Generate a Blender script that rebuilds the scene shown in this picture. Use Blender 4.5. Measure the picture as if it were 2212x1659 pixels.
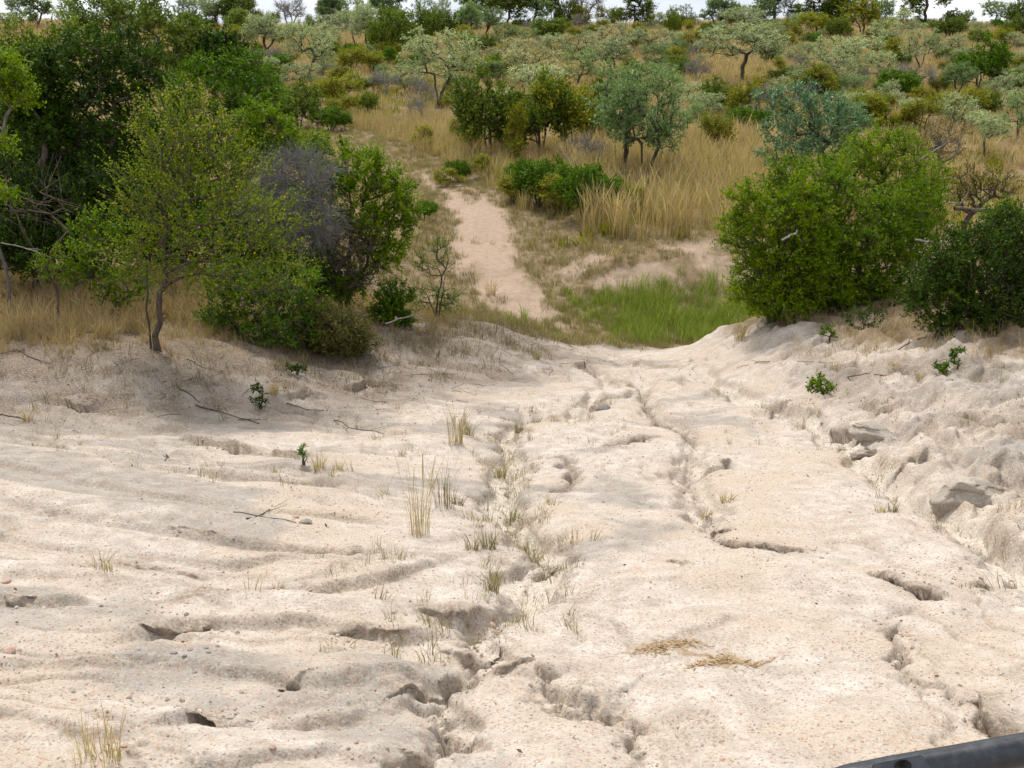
import bpy, math, random
import numpy as np
from mathutils import Vector, Matrix

R = math.radians
for _o in list(bpy.data.objects):
    bpy.data.objects.remove(_o, do_unlink=True)
sc = bpy.context.scene
C = sc.collection

# ------------------------------------------------------------------ camera
F_PX, PITCH, CAM_Z = 1050.0, 17.0, 2.5          # focal length in pixels of a 1024 px wide picture
cam_d = bpy.data.cameras.new('camera')
cam_d.sensor_width = 36.0
cam_d.lens = 36.0 * F_PX / 1024.0
cam_d.clip_start = 0.05
cam_d.clip_end = 3000.0
cam = bpy.data.objects.new('camera', cam_d)
cam.location = (0, 0, CAM_Z)
cam.rotation_euler = (R(90 - PITCH), 0, 0)
C.objects.link(cam)
sc.camera = cam

# ------------------------------------------------------------------ sky: bright broken overcast
SUN_ELEV, SUN_AZ = 60.0, 338.0                   # azimuth clockwise from +Y
world = bpy.data.worlds.new('World')
sc.world = world
world.use_nodes = True
wn, wl = world.node_tree.nodes, world.node_tree.links
wn.clear()
w_out = wn.new('ShaderNodeOutputWorld')
w_bg = wn.new('ShaderNodeBackground')
w_bg.inputs['Strength'].default_value = 0.053
w_sky = wn.new('ShaderNodeTexSky')
w_sky.sky_type = 'NISHITA'
w_sky.sun_disc = False
w_sky.sun_elevation = R(SUN_ELEV)
w_sky.sun_rotation = R(SUN_AZ)
w_sky.air_density = 1.0
w_sky.dust_density = 2.0
w_tc = wn.new('ShaderNodeTexCoord')
w_map = wn.new('ShaderNodeMapping')
w_map.inputs['Scale'].default_value = (1.0, 1.0, 3.5)
w_noise = wn.new('ShaderNodeTexNoise')
w_noise.inputs['Scale'].default_value = 2.2
w_noise.inputs['Detail'].default_value = 7.0
w_noise.inputs['Roughness'].default_value = 0.55
w_cov = wn.new('ShaderNodeMapRange')
w_cov.inputs['From Min'].default_value = 0.28
w_cov.inputs['From Max'].default_value = 0.55
w_cov.inputs['To Min'].default_value = 0.55
w_cov.inputs['To Max'].default_value = 1.0
w_cl = wn.new('ShaderNodeValToRGB')
w_cl.color_ramp.elements[0].position = 0.36
w_cl.color_ramp.elements[0].color = (4.6, 5.2, 6.4, 1)
w_cl.color_ramp.elements[1].position = 0.62
w_cl.color_ramp.elements[1].color = (9.2, 9.2, 9.2, 1)
w_mix = wn.new('ShaderNodeMixRGB')
wl.new(w_tc.outputs['Generated'], w_map.inputs['Vector'])
wl.new(w_map.outputs['Vector'], w_noise.inputs['Vector'])
wl.new(w_noise.outputs['Fac'], w_cov.inputs['Value'])
wl.new(w_noise.outputs['Fac'], w_cl.inputs['Fac'])
wl.new(w_cov.outputs['Result'], w_mix.inputs['Fac'])
wl.new(w_sky.outputs['Color'], w_mix.inputs['Color1'])
wl.new(w_cl.outputs['Color'], w_mix.inputs['Color2'])
wl.new(w_mix.outputs['Color'], w_bg.inputs['Color'])
wl.new(w_bg.outputs['Background'], w_out.inputs['Surface'])

sun_d = bpy.data.lights.new('sun', 'SUN')
sun_d.energy = 1.5
sun_d.angle = R(10)
sun_d.color = (1.0, 0.96, 0.90)
sun = bpy.data.objects.new('sun', sun_d)
_a, _e = R(SUN_AZ), R(SUN_ELEV)
_dir = Vector((math.sin(_a) * math.cos(_e), math.cos(_a) * math.cos(_e), math.sin(_e)))
sun.rotation_euler = _dir.to_track_quat('Z', 'Y').to_euler()
sun.location = (0, 0, 60)
C.objects.link(sun)

sc.render.engine = 'CYCLES'
vs = sc.view_settings
vs.view_transform = 'Standard'
vs.look = 'None'
vs.exposure = 1.56
vs.gamma = 1.0
vs.use_curve_mapping = False
sc.cycles.max_bounces = 6
sc.cycles.diffuse_bounces = 3
sc.cycles.transmission_bounces = 4
sc.cycles.transparent_max_bounces = 4
sc.cycles.use_denoising = True
try:
    sc.cycles.denoiser = 'OPENIMAGEDENOISE'
except Exception:
    pass

# ------------------------------------------------------------------ noise and small tools
def _h(ix, iy, seed):
    n = (ix.astype(np.int64) * 374761393 + iy.astype(np.int64) * 668265263 + seed * 974634533) & 0xFFFFFFFF
    n = ((n ^ (n >> 13)) * 1274126177) & 0xFFFFFFFF
    return (n ^ (n >> 16)) & 0xFFFF

def noise(x, y, seed=0):
    x = np.asarray(x, float); y = np.asarray(y, float)
    x0 = np.floor(x); y0 = np.floor(y)
    fx, fy = x - x0, y - y0
    u = fx * fx * fx * (fx * (fx * 6 - 15) + 10)
    v = fy * fy * fy * (fy * (fy * 6 - 15) + 10)
    def g(dx, dy):
        a = _h(x0 + dx, y0 + dy, seed) * (2 * math.pi / 65536)
        return np.cos(a) * (fx - dx) + np.sin(a) * (fy - dy)
    a = g(0, 0); b = g(1, 0); c = g(0, 1); d = g(1, 1)
    return ((a + (b - a) * u) * (1 - v) + (c + (d - c) * u) * v) * 1.45

def fbm(x, y, octv=4, seed=0, gain=0.5):
    s = 0.0; a = 1.0; f = 1.0
    for i in range(octv):
        s = s + a * noise(x * f, y * f, seed + i * 17)
        a *= gain; f *= 2.03
    return s

def billow(x, y, octv=3, seed=0, gain=0.5):          # rounded lobes parted by sharp creases
    s = 0.0; a = 1.0; f = 1.0
    for i in range(octv):
        s = s + a * np.abs(noise(x * f, y * f, seed + i * 31))
        a *= gain; f *= 2.1
    return s

def sst(a, b, x):
    t = np.clip((x - a) / (b - a), 0, 1)
    return t * t * (3 - 2 * t)

def seg_dist(x, y, pts):
    """signed distance to an open polyline (positive on the left of its direction), parameter 0..1 along it, left normal"""
    best = np.full(x.shape, 1e9); sgn = np.ones(x.shape); par = np.zeros(x.shape)
    nx = np.zeros(x.shape); ny = np.zeros(x.shape)
    L = [math.hypot(pts[i + 1][0] - pts[i][0], pts[i + 1][1] - pts[i][1]) for i in range(len(pts) - 1)]
    T = sum(L); acc = 0.0
    for i, l in enumerate(L):
        ax, ay = pts[i]; bx, by = pts[i + 1]
        ux, uy = (bx - ax) / max(l, 1e-6), (by - ay) / max(l, 1e-6)
        t = np.clip((x - ax) * ux + (y - ay) * uy, 0, l)
        dx, dy = x - (ax + ux * t), y - (ay + uy * t)
        d = np.hypot(dx, dy)
        m = d < best
        best = np.where(m, d, best)
        sgn = np.where(m, np.where(-uy * dx + ux * dy >= 0, 1.0, -1.0), sgn)
        par = np.where(m, (acc + t) / T, par)
        nx = np.where(m, -uy, nx); ny = np.where(m, ux, ny)
        acc += l
    return best * sgn, par, nx, ny

def poly_sd(x, y, pts):
    """signed distance to a closed polygon, positive inside"""
    best = np.full(x.shape, 1e9); ins = np.zeros(x.shape, bool)
    n = len(pts)
    for i in range(n):
        ax, ay = pts[i]; bx, by = pts[(i + 1) % n]
        ex, ey = bx - ax, by - ay
        t = np.clip(((x - ax) * ex + (y - ay) * ey) / (ex * ex + ey * ey + 1e-9), 0, 1)
        best = np.minimum(best, np.hypot(x - ax - ex * t, y - ay - ey * t))
        c = ((ay > y) != (by > y)) & (x < (bx - ax) * (y - ay) / ((by - ay) if by != ay else 1e-9) + ax)
        ins ^= c
    return np.where(ins, best, -best)

# ------------------------------------------------------------------ the lie of the land
_py = np.array([-60, -30, 0, 3.3, 5, 8, 11, 16, 20, 22, 24, 26, 28, 30, 35, 42, 48, 55, 65, 75, 90, 105, 125, 145, 165, 190, 230, 300, 450, 900])
_pz = np.array([1.2, .8, 0, -.15, -.55, -1.2, -1.85, -2.7, -3.28, -3.55, -3.75, -3.72, -3.42, -3.05, -2.5, -1.95, -1.5, -1.05, -.35, .4, 1.75, 3.3, 5.3, 7.0, 8.1, 8.6, 8.4, 7, 4, 0])
_ty = np.linspace(-60, 900, 9601)
_tz = np.interp(_ty, _py, _pz)
for _k in range(2):
    _w = np.hanning(19); _w /= _w.sum()
    _tz = np.convolve(np.pad(_tz, 9, 'edge'), _w, 'valid')

LEFT_BANK = [(-40, 13.6), (-14, 14.2), (-8.2, 14.9), (-5.8, 15.3), (-4.5, 16.3), (-3.2, 17.6), (-1.9, 19.4), (-0.7, 21.4),
             (-1.0, 23.3), (-4, 24.1), (-12, 24.4), (-40, 24.4)]

def H0(x, y):
    """large forms: the cut track going down to the dry stream, its banks, the far slope"""
    x = np.asarray(x, float); y = np.asarray(y, float)
    z = np.interp(y, _ty, _tz)
    near = sst(-2, 3, y) * (1 - sst(21, 24.5, y))
    # ground on the left falls towards the middle gully
    z = z + near * np.where(x < 0, 0.085 * np.sqrt(x * x + 0.25) - 0.0425, 0) * (1 - 0.75 * sst(9, 13, y))
    # left terrace
    sd = poly_sd(x, y, LEFT_BANK)
    amp = 0.42 + 0.55 * sst(-1.5, -5.5, x) + .38 * sst(16.5, 20.5, y)
    z = z + amp * sst(-3.0, 0.7, sd + 0.35 * noise(x * .7, y * .7, 5))
    # right bank
    foot = 4.5 - 0.13 * np.clip(y - 12, 0, 9)
    rise = (0.30 + .42 * sst(13, 20, y)) * np.log1p(np.exp(np.clip((x - foot) * 2.6, -30, 30))) / 2.6
    rise = 1.45 * (1 - np.exp(-rise / 1.16))
    nr = (1 - sst(20.9, 23.3, y - 0.10 * (x - 4))) * sst(-3, 3, y)
    z = z + nr * rise * 0.95
    # far bank of the stream on the right, and a matching one on the left
    fb = sst(27.4, 29.3, y - 0.12 * (x - 3) + 0.35 * noise(x * .5, y * .5, 8)) * (1 - sst(31, 40, y))
    z = z + 0.42 * fb * sst(1.0, 3.0, x)
    z = z + 0.30 * fb * sst(-2.6, -4.6, x)
    # stream bed falls away to the right
    bed = sst(22.5, 24.3, y) * (1 - sst(26.6, 28.2, y - 0.12 * (x - 3)))
    z = z - bed * 0.10 * sst(1.5, 5, x)
    # broad rolls on the far slope
    far = sst(35, 70, y)
    z = z + far * 0.55 * noise(x * .035, y * .035, 3) + far * sst(80, 150, y) * (1.3 * noise(x * .013, y * .01, 4) - 0.006 * np.abs(x))
    return z

_cp, _sp = math.cos(R(PITCH)), math.sin(R(PITCH))
K = 1024.0 / 2212.0
def at(px, py, far=150.0):
    """ground point seen at a place of the photograph (in a 2212 px wide copy)"""
    u, v = px * K, py * K
    dx, du = (u - 512) / F_PX, (384 - v) / F_PX
    d = np.array([dx, _cp + du * _sp, -_sp + du * _cp])
    s = 2.0 * 1.03 ** np.arange(165)
    s = s[s * d[1] < far]
    for k in range(2):
        X, Y, Z = s * d[0], s * d[1], CAM_Z + s * d[2]
        below = np.nonzero(Z < H0(X, Y))[0]
        if not len(below):
            return float(X[-1]), float(Y[-1])
        i = below[0]
        if k == 0:
            s = np.linspace(s[max(i - 1, 0)], s[i], 24)
    return float(X[i]), float(Y[i])

def px_size(y):                      # metres for one pixel of the 2212 px wide copy at distance y
    return y / F_PX * K

# ------------------------------------------------------------------ erosion: ledges (one side stands high) and gullies
# (points in the 2212 px wide photograph, height of step, reach of raised side, overhang, high side: +1 left of the direction)
LEDGES_PX = [
    ([(285, 1376), (330, 1366), (390, 1357), (450, 1352), (500, 1347)], .075, .38, .05, 1),
    ([(0, 1302), (40, 1308), (95, 1304)], .07, .35, .04, 1),
    ([(400, 1556), (430, 1540), (470, 1548), (505, 1560)], .085, .25, .06, 1),
    ([(590, 1472), (625, 1462), (662, 1464)], .05, .22, .03, 1),
    ([(690, 1342), (760, 1350), (840, 1362), (905, 1350)], .055, .35, .03, 1),
    ([(820, 1496), (880, 1480), (940, 1452), (965, 1440)], .075, .30, .03, 1),
    ([(860, 1330), (930, 1322), (1000, 1318), (1050, 1300)], .07, .30, .03, 1),
    ([(370, 950), (440, 962), (510, 968), (572, 975)], .13, .8, .02, 1),
    ([(120, 868), (165, 878), (215, 888)], .12, .4, .06, 1),
    ([(570, 980), (610, 985), (660, 1000)], .08, .35, .02, 1),
    ([(330, 1140), (420, 1152), (520, 1168)], .045, .4, .02, 1),
    ([(150, 1195), (260, 1215), (400, 1235), (540, 1248)], .04, .4, .015, 1),
    ([(640, 1180), (720, 1196), (800, 1188)], .045, .3, .02, 1),
    ([(180, 1320), (300, 1300), (460, 1290), (600, 1272), (760, 1258), (900, 1240)], .05, .5, .0, -1),
    ([(600, 855), (660, 850), (720, 870)], .10, .4, .04, 1),
    ([(730, 832), (770, 838), (800, 830)], .12, .4, .06, 1),
    ([(730, 888), (765, 892)], .10, .3, .05, 1),
    ([(800, 832), (870, 838)], .10, .3, .04, 1),
    # on the track
    ([(1390, 830), (1402, 868), (1432, 905), (1470, 920), (1505, 935), (1492, 962)], .12, .5, .05, 1),
    ([(1310, 965), (1340, 958), (1372, 952), (1420, 940)], .11, .4, .06, 1),
    ([(1480, 1012), (1530, 1008), (1580, 1000)], .05, .3, .02, 1),
    ([(1550, 996), (1590, 994)], .05, .25, .03, 1),
    ([(1540, 1140), (1570, 1165), (1630, 1180), (1690, 1190), (1740, 1188), (1765, 1202)], .085, .5, .05, 1),
    ([(1530, 1132), (1560, 1128), (1590, 1134)], .05, .22, .04, 1),
    ([(1870, 1238), (1920, 1246), (1970, 1266), (2010, 1285), (2035, 1296)], .08, .4, .04, 1),
    ([(1440, 1208), (1470, 1215), (1490, 1228)], .03, .25, .02, 1),
    ([(1920, 1368), (1940, 1350), (1965, 1330)], .06, .3, .03, 1),
    ([(2100, 1480), (2150, 1505), (2172, 1530), (2165, 1570)], .08, .5, .03, 1),
    ([(1040, 1450), (1100, 1440), (1180, 1430)], .06, .3, .02, 1),
    ([(1200, 1500), (1260, 1520), (1330, 1512)], .06, .35, .01, 1),
    ([(955, 1548), (985, 1556), (1015, 1548)], .11, .22, .05, 1),
    ([(875, 1628), (900, 1618), (935, 1605)], .10, .25, .05, 1),
    ([(1030, 1388), (1045, 1380), (1062, 1382)], .08, .22, .05, 1),
    ([(1165, 1210), (1180, 1196), (1205, 1186)], .11, .28, .05, 1),
    ([(1160, 1130), (1100, 1128), (1060, 1120)], .06, .3, .02, -1),
    ([(1350, 770), (1420, 790), (1500, 800)], .06, .5, .02, 1),
    ([(1230, 795), (1262, 788), (1300, 812)], .12, .4, .05, 1),
    ([(1270, 852), (1300, 860), (1340, 856)], .07, .3, .05, 1),
    ([(1270, 880), (1300, 884)], .08, .25, .05, 1),
    ([(1620, 868), (1690, 872), (1735, 866)], .07, .4, .05, 1),
    ([(1640, 905), (1668, 896), (1672, 880)], .10, .4, .04, 1),
    ([(1790, 925), (1830, 932), (1855, 935)], .16, .5, .08, 1),
    ([(1845, 972), (1870, 970), (1900, 966)], .12, .3, .06, 1),
    ([(1900, 1020), (1960, 1010), (2010, 985)], .09, .4, .02, 1),
    ([(2040, 1130), (2090, 1150), (2150, 1168), (2212, 1190)], .10, .4, .02, 1),
    ([(1850, 880), (1900, 900), (1960, 880)], .08, .4, .02, 1),
    ([(1960, 940), (2030, 930), (2100, 905)], .07, .4, .01, 1),
    ([(2095, 1250), (2120, 1258), (2160, 1256)], .06, .3, .03, 1),
    # scour hole on the far side of the crossing, and the cut bank there
    ([(1100, 523), (1125, 530), (1145, 527)], .28, .8, .10, 1),
    ([(1260, 585), (1330, 575), (1400, 562), (1470, 575)], .14, .7, .02, 1),
]
GULLIES_PX = [   # points, depth, half width
    ([(1150, 880), (1095, 940), (1100, 1000), (1080, 1060), (1110, 1100), (1172, 1192), (1132, 1258), (1100, 1300), (1010, 1340), (950, 1368)], .17, .26),
    ([(1105, 1300), (1050, 1350), (1040, 1385), (1000, 1415), (965, 1440), (955, 1480), (970, 1535), (930, 1600), (885, 1640), (870, 1720)], .10, .16),
    ([(1385, 800), (1395, 850), (1420, 895), (1490, 930), (1500, 965), (1480, 1010), (1510, 1070), (1545, 1145)], .10, .22),
    ([(1240, 790), (1300, 802), (1320, 830), (1260, 870), (1240, 905), (1190, 900), (1150, 880)], .12, .24),
    ([(1390, 800), (1330, 770), (1290, 745)], .07, .3),
    ([(1480, 790), (1560, 830), (1680, 885), (1740, 892), (1790, 932), (1840, 965), (1900, 1010), (1980, 1070), (2080, 1112), (2150, 1172), (2230, 1250), (2400, 1380)], .15, .26),
    ([(1180, 1440), (1215, 1482), (1285, 1512), (1345, 1525), (1362, 1555), (1345, 1590), (1372, 1625), (1360, 1720)], .08, .13),
    ([(1960, 1330), (1930, 1370), (1945, 1405), (1995, 1465), (2060, 1500), (2110, 1540), (2150, 1640)], .06, .15),
    ([(0, 1250), (200, 1240), (420, 1262), (640, 1268), (860, 1230), (1010, 1195), (1080, 1230)], .05, .22),
    ([(0, 935), (150, 960), (330, 1010), (520, 1030), (660, 1035), (860, 1075), (1010, 1110), (1090, 1120)], .07, .25),
    ([(0, 1090), (180, 1120), (380, 1165), (560, 1180), (700, 1205), (850, 1190)], .05, .2),
    ([(0, 870), (120, 880), (230, 905), (320, 960), (460, 1000), (600, 1010)], .08, .25),
    ([(300, 1380), (520, 1392), (700, 1380), (850, 1392), (930, 1372)], .035, .2),
    ([(440, 1558), (620, 1540), (800, 1510), (940, 1455)], .05, .15),
    ([(380, 1600), (365, 1640), (420, 1720)], .05, .10),
    ([(700, 905), (800, 920), (930, 935), (1060, 950)], .05, .25),
    ([(580, 800), (660, 880), (760, 940), (900, 985)], .06, .3),
    ([(2212, 900), (2100, 960), (2000, 1000), (1930, 1030)], .08, .25),
    ([(2212, 1000), (2170, 1060), (2140, 1100), (2100, 1115)], .10, .2),
    ([(2000, 760), (1880, 800), (1760, 830), (1640, 860)], .04, .3),
    ([(1130, 540), (1160, 570), (1180, 610), (1150, 650)], .10, .35),
]
FOLDS_PX = [   # long folds: the far side stands higher and drops to the near side
    ([(-120, 845), (60, 866), (200, 900), (320, 955), (460, 998), (640, 1012), (820, 1050), (980, 1095)], .10, .55),
    ([(-120, 915), (100, 945), (300, 1000), (520, 1030), (700, 1040), (880, 1078), (1060, 1118)], .08, .45),
    ([(-120, 985), (120, 1020), (320, 1068), (520, 1098), (720, 1108), (900, 1130)], .06, .40),
    ([(-120, 1060), (100, 1092), (300, 1140), (480, 1166), (640, 1182), (800, 1186), (960, 1165)], .07, .40),
    ([(-120, 1140), (120, 1170), (320, 1205), (520, 1222), (740, 1215), (940, 1195)], .05, .34),
    ([(-120, 1240), (100, 1242), (300, 1258), (520, 1272), (700, 1266), (880, 1235), (1040, 1190)], .07, .34),
    ([(-120, 1300), (0, 1303), (100, 1306), (200, 1290)], .07, .34),
    ([(180, 1400), (290, 1376), (400, 1357), (520, 1345), (680, 1342), (860, 1360), (960, 1340), (1060, 1300)], .065, .34),
    ([(-120, 1430), (100, 1420), (300, 1424), (520, 1440), (640, 1468), (800, 1452), (960, 1436)], .05, .30),
    ([(300, 1580), (410, 1552), (520, 1556), (700, 1545), (840, 1510), (940, 1455)], .06, .26),
    ([(-120, 1560), (60, 1570), (200, 1600), (330, 1590)], .05, .26),
    ([(400, 1660), (520, 1650), (700, 1620), (860, 1640)], .05, .22),
    ([(560, 800), (680, 860), (800, 915), (940, 945), (1060, 955)], .08, .45),
    ([(700, 800), (840, 850), (980, 880), (1120, 890)], .06, .45),
    ([(1040, 1450), (1120, 1438), (1200, 1470), (1290, 1512), (1350, 1520)], .07, .30),
    ([(1500, 800), (1600, 850), (1700, 878), (1800, 905)], .08, .45),
    ([(1840, 965), (1920, 1010), (2010, 1075), (2100, 1110), (2180, 1170), (2260, 1240)], .13, .5),
    ([(1900, 905), (1980, 935), (2060, 985), (2160, 1010), (2300, 1050)], .13, .5),
    ([(1960, 840), (2060, 880), (2140, 930), (2300, 960)], .10, .5),
    ([(1700, 770), (1840, 800), (1960, 815), (2080, 850)], .07, .5),
]
CRACKS_PX = [
    [(1240, 790), (1285, 795), (1310, 812), (1365, 822), (1395, 850), (1410, 880), (1440, 910), (1490, 930), (1500, 965), (1480, 1005), (1520, 1075), (1540, 1135), (1570, 1165), (1640, 1182), (1700, 1190), (1765, 1202)],
    [(1870, 1238), (1930, 1250), (1990, 1280), (2034, 1294)],
    [(1965, 1328), (1922, 1360), (1942, 1400), (1995, 1462), (2060, 1500), (2130, 1498), (2170, 1530), (2160, 1580)],
    [(1240, 905), (1270, 872), (1300, 855), (1345, 858), (1380, 848)],
    [(1092, 940), (1100, 1000), (1112, 1100), (1176, 1190), (1136, 1258), (1104, 1300)],
    [(1062, 1378), (1040, 1390), (1000, 1416), (965, 1440), (955, 1480), (978, 1545), (925, 1605), (882, 1642)],
    [(1180, 1440), (1215, 1482), (1285, 1512), (1345, 1525), (1362, 1555), (1345, 1590), (1372, 1625)],
    [(1300, 962), (1340, 958), (1375, 950), (1430, 938)],
    [(1478, 1012), (1530, 1008), (1592, 996)],
    [(1205, 978), (1238, 985), (1212, 1000), (1248, 1006), (1226, 1022), (1246, 1030), (1216, 1048)],
]
HOLES_PX = [(1207, 982, .10, .10), (1236, 990, .10, .07), (1216, 1003, .09, .07), (1246, 1008, .11, .07), (1230, 1023, .09, .07),
            (1244, 1031, .10, .07), (1218, 1048, .10, .09), (1335, 958, .08, .10), (1178, 1186, .14, .08), (1046, 1386, .10, .06),
            (800, 830, .12, .12), (748, 888, .10, .12), (985, 1550, .08, .07)]
_lp = [([at(*q) for q in p], a, b, c, s) for p, a, b, c, s in LEDGES_PX]
_gp = [([at(*q) for q in p], a, b) for p, a, b in GULLIES_PX]
_fp = [([at(*q) for q in p], a_, l_) for p, a_, l_ in FOLDS_PX]
_kp = [[at(*q) for q in p] for p in CRACKS_PX]
_hp = [at(p[0], p[1]) + (p[2], p[3]) for p in HOLES_PX]
TRACK_FAR = [at(*q) for q in [(1170, 700), (1120, 640), (1060, 590), (1040, 530), (1050, 480), (1010, 430), (950, 390), (880, 350), (810, 318), (740, 290), (640, 258), (560, 235)]]
PATCHES = []

SAND_NEAR = [(-40, -60), (-40, 13.0), (-14, 13.4), (-8.2, 14.1), (-5.8, 14.5), (-4.4, 15.4), (-3.0, 17.0), (-1.9, 19.2), (-1.0, 21.6),
             (.3, 22.9), (2.2, 23.2), (3.6, 22.6), (4.2, 21.6), (5.2, 19.0), (6.3, 16.3), (8.5, 14.6), (12, 13.6), (40, 12), (40, -60)]

def masks(x, y):
    """soil kinds: bare pale sand, pink far sand, grey crust, fresh wash sand"""
    w = 0.5 * noise(x * .9, y * .9, 41) + 0.2 * noise(x * 3, y * 3, 42)
    sand = sst(-0.7, 0.5, poly_sd(x, y, SAND_NEAR) + w * 1.0)
    d, t, nx, ny = seg_dist(x, y, TRACK_FAR)
    ad = np.abs(d + 0.35 * noise(x * .5, y * .5, 43))
    wid = np.interp(t, [0, .1, .22, .30, .38, .55, 1], [.75, .9, 1.05, .85, .62, .6, .6])
    ad = ad + .30 * noise(x * 1.3, y * 1.3, 48) * (1 - sst(.3, .5, t))
    tr = 1 - sst(wid * .7, wid * 1.2, ad)
    tr = tr * (1 - .35 * (1 - sst(.10, .20, t)) * sst(-.05, .35, noise(x * .7, y * .7, 49)))
    mid = sst(.27, .34, t) * (1 - sst(.28, .46, np.abs(ad))) * (0.8 + 0.2 * sst(-.3, .3, noise(x * .6, y * .6, 44)))
    tr = tr * (1 - .97 * sst(.41, .49, t) * sst(-.9, -.2, noise(x * .25, y * .25, 50)))
    pink = np.clip(tr - mid * .95, 0, 1) * sst(21.6, 22.8, y)
    for (px_, py_, r_) in PATCHES:
        pink = np.maximum(pink, 1 - sst(.5, 1.1, np.hypot((x - px_), (y - py_) * .6) / r_ + .4 * noise(x * .5, y * .5, 45)))
    # cut bank of the stream on the far side
    cb = sst(27.3, 28.2, y - 0.12 * (x - 3)) * (1 - sst(29.6, 31.2, y - 0.10 * (x - 3))) * sst(.6, 2, x) * (1 - sst(6.5, 9, x))
    pink = np.maximum(pink, cb * sst(-.35, .25, fbm(x * .7, y * .7, 3, 46)) * .9)
    g = fbm(x * .55, y * .75, 4, 47) + .35 * sst(-1.5, -4.5, x) * sst(6, 10, y)
    g = g + 1.5 * sst(-3.2, -1.0, poly_sd(x, y, LEFT_BANK)) * sst(26, 23, y)
    g = g + .25 * sst(3.6, 4.6, x) * sst(16, 9, y)
    g = g + .14 - .38 * sst(-.3, .8, x) * sst(4.6, 3.8, x) * sst(24, 22, y) - .25 * sst(8, 4, y)
    grey = sst(.05, .75, g)
    return sand, pink, grey

def humus(x, y):
    lb = poly_sd(x, y, LEFT_BANK)
    h = sst(-3.6, -1.3, lb + .7 * fbm(x * .7, y * .9, 3, 86)) * sst(25, 23, y)
    rb = .6 * sst(4.3, 5.2, x) * sst(-.25, .35, fbm(x * .8 + .4 * y, y * .5, 3, 87)) * sst(22, 20, y)
    return np.clip(np.maximum(h * (.45 + .55 * sst(-.35, .35, fbm(x * 1.7, y * 2.2, 3, 88))), rb), 0, 1)

def stain(x, y):
    s = np.zeros(x.shape)
    for (px_, py_, L_, W_) in ((1450, 1392, .20, .085), (1580, 1420, .22, .07), (1500, 1405, .12, .05)):
        cx, cy = at(px_, py_)
        u_ = (x - cx); v_ = (y - cy) - .25 * (x - cx)
        r_ = np.sqrt((u_ / L_) ** 2 + (v_ / W_) ** 2) + .55 * fbm(x * 9, y * 14, 3, 89)
        s = np.maximum(s, 1 - sst(.45, 1.05, r_))
    return s

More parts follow.
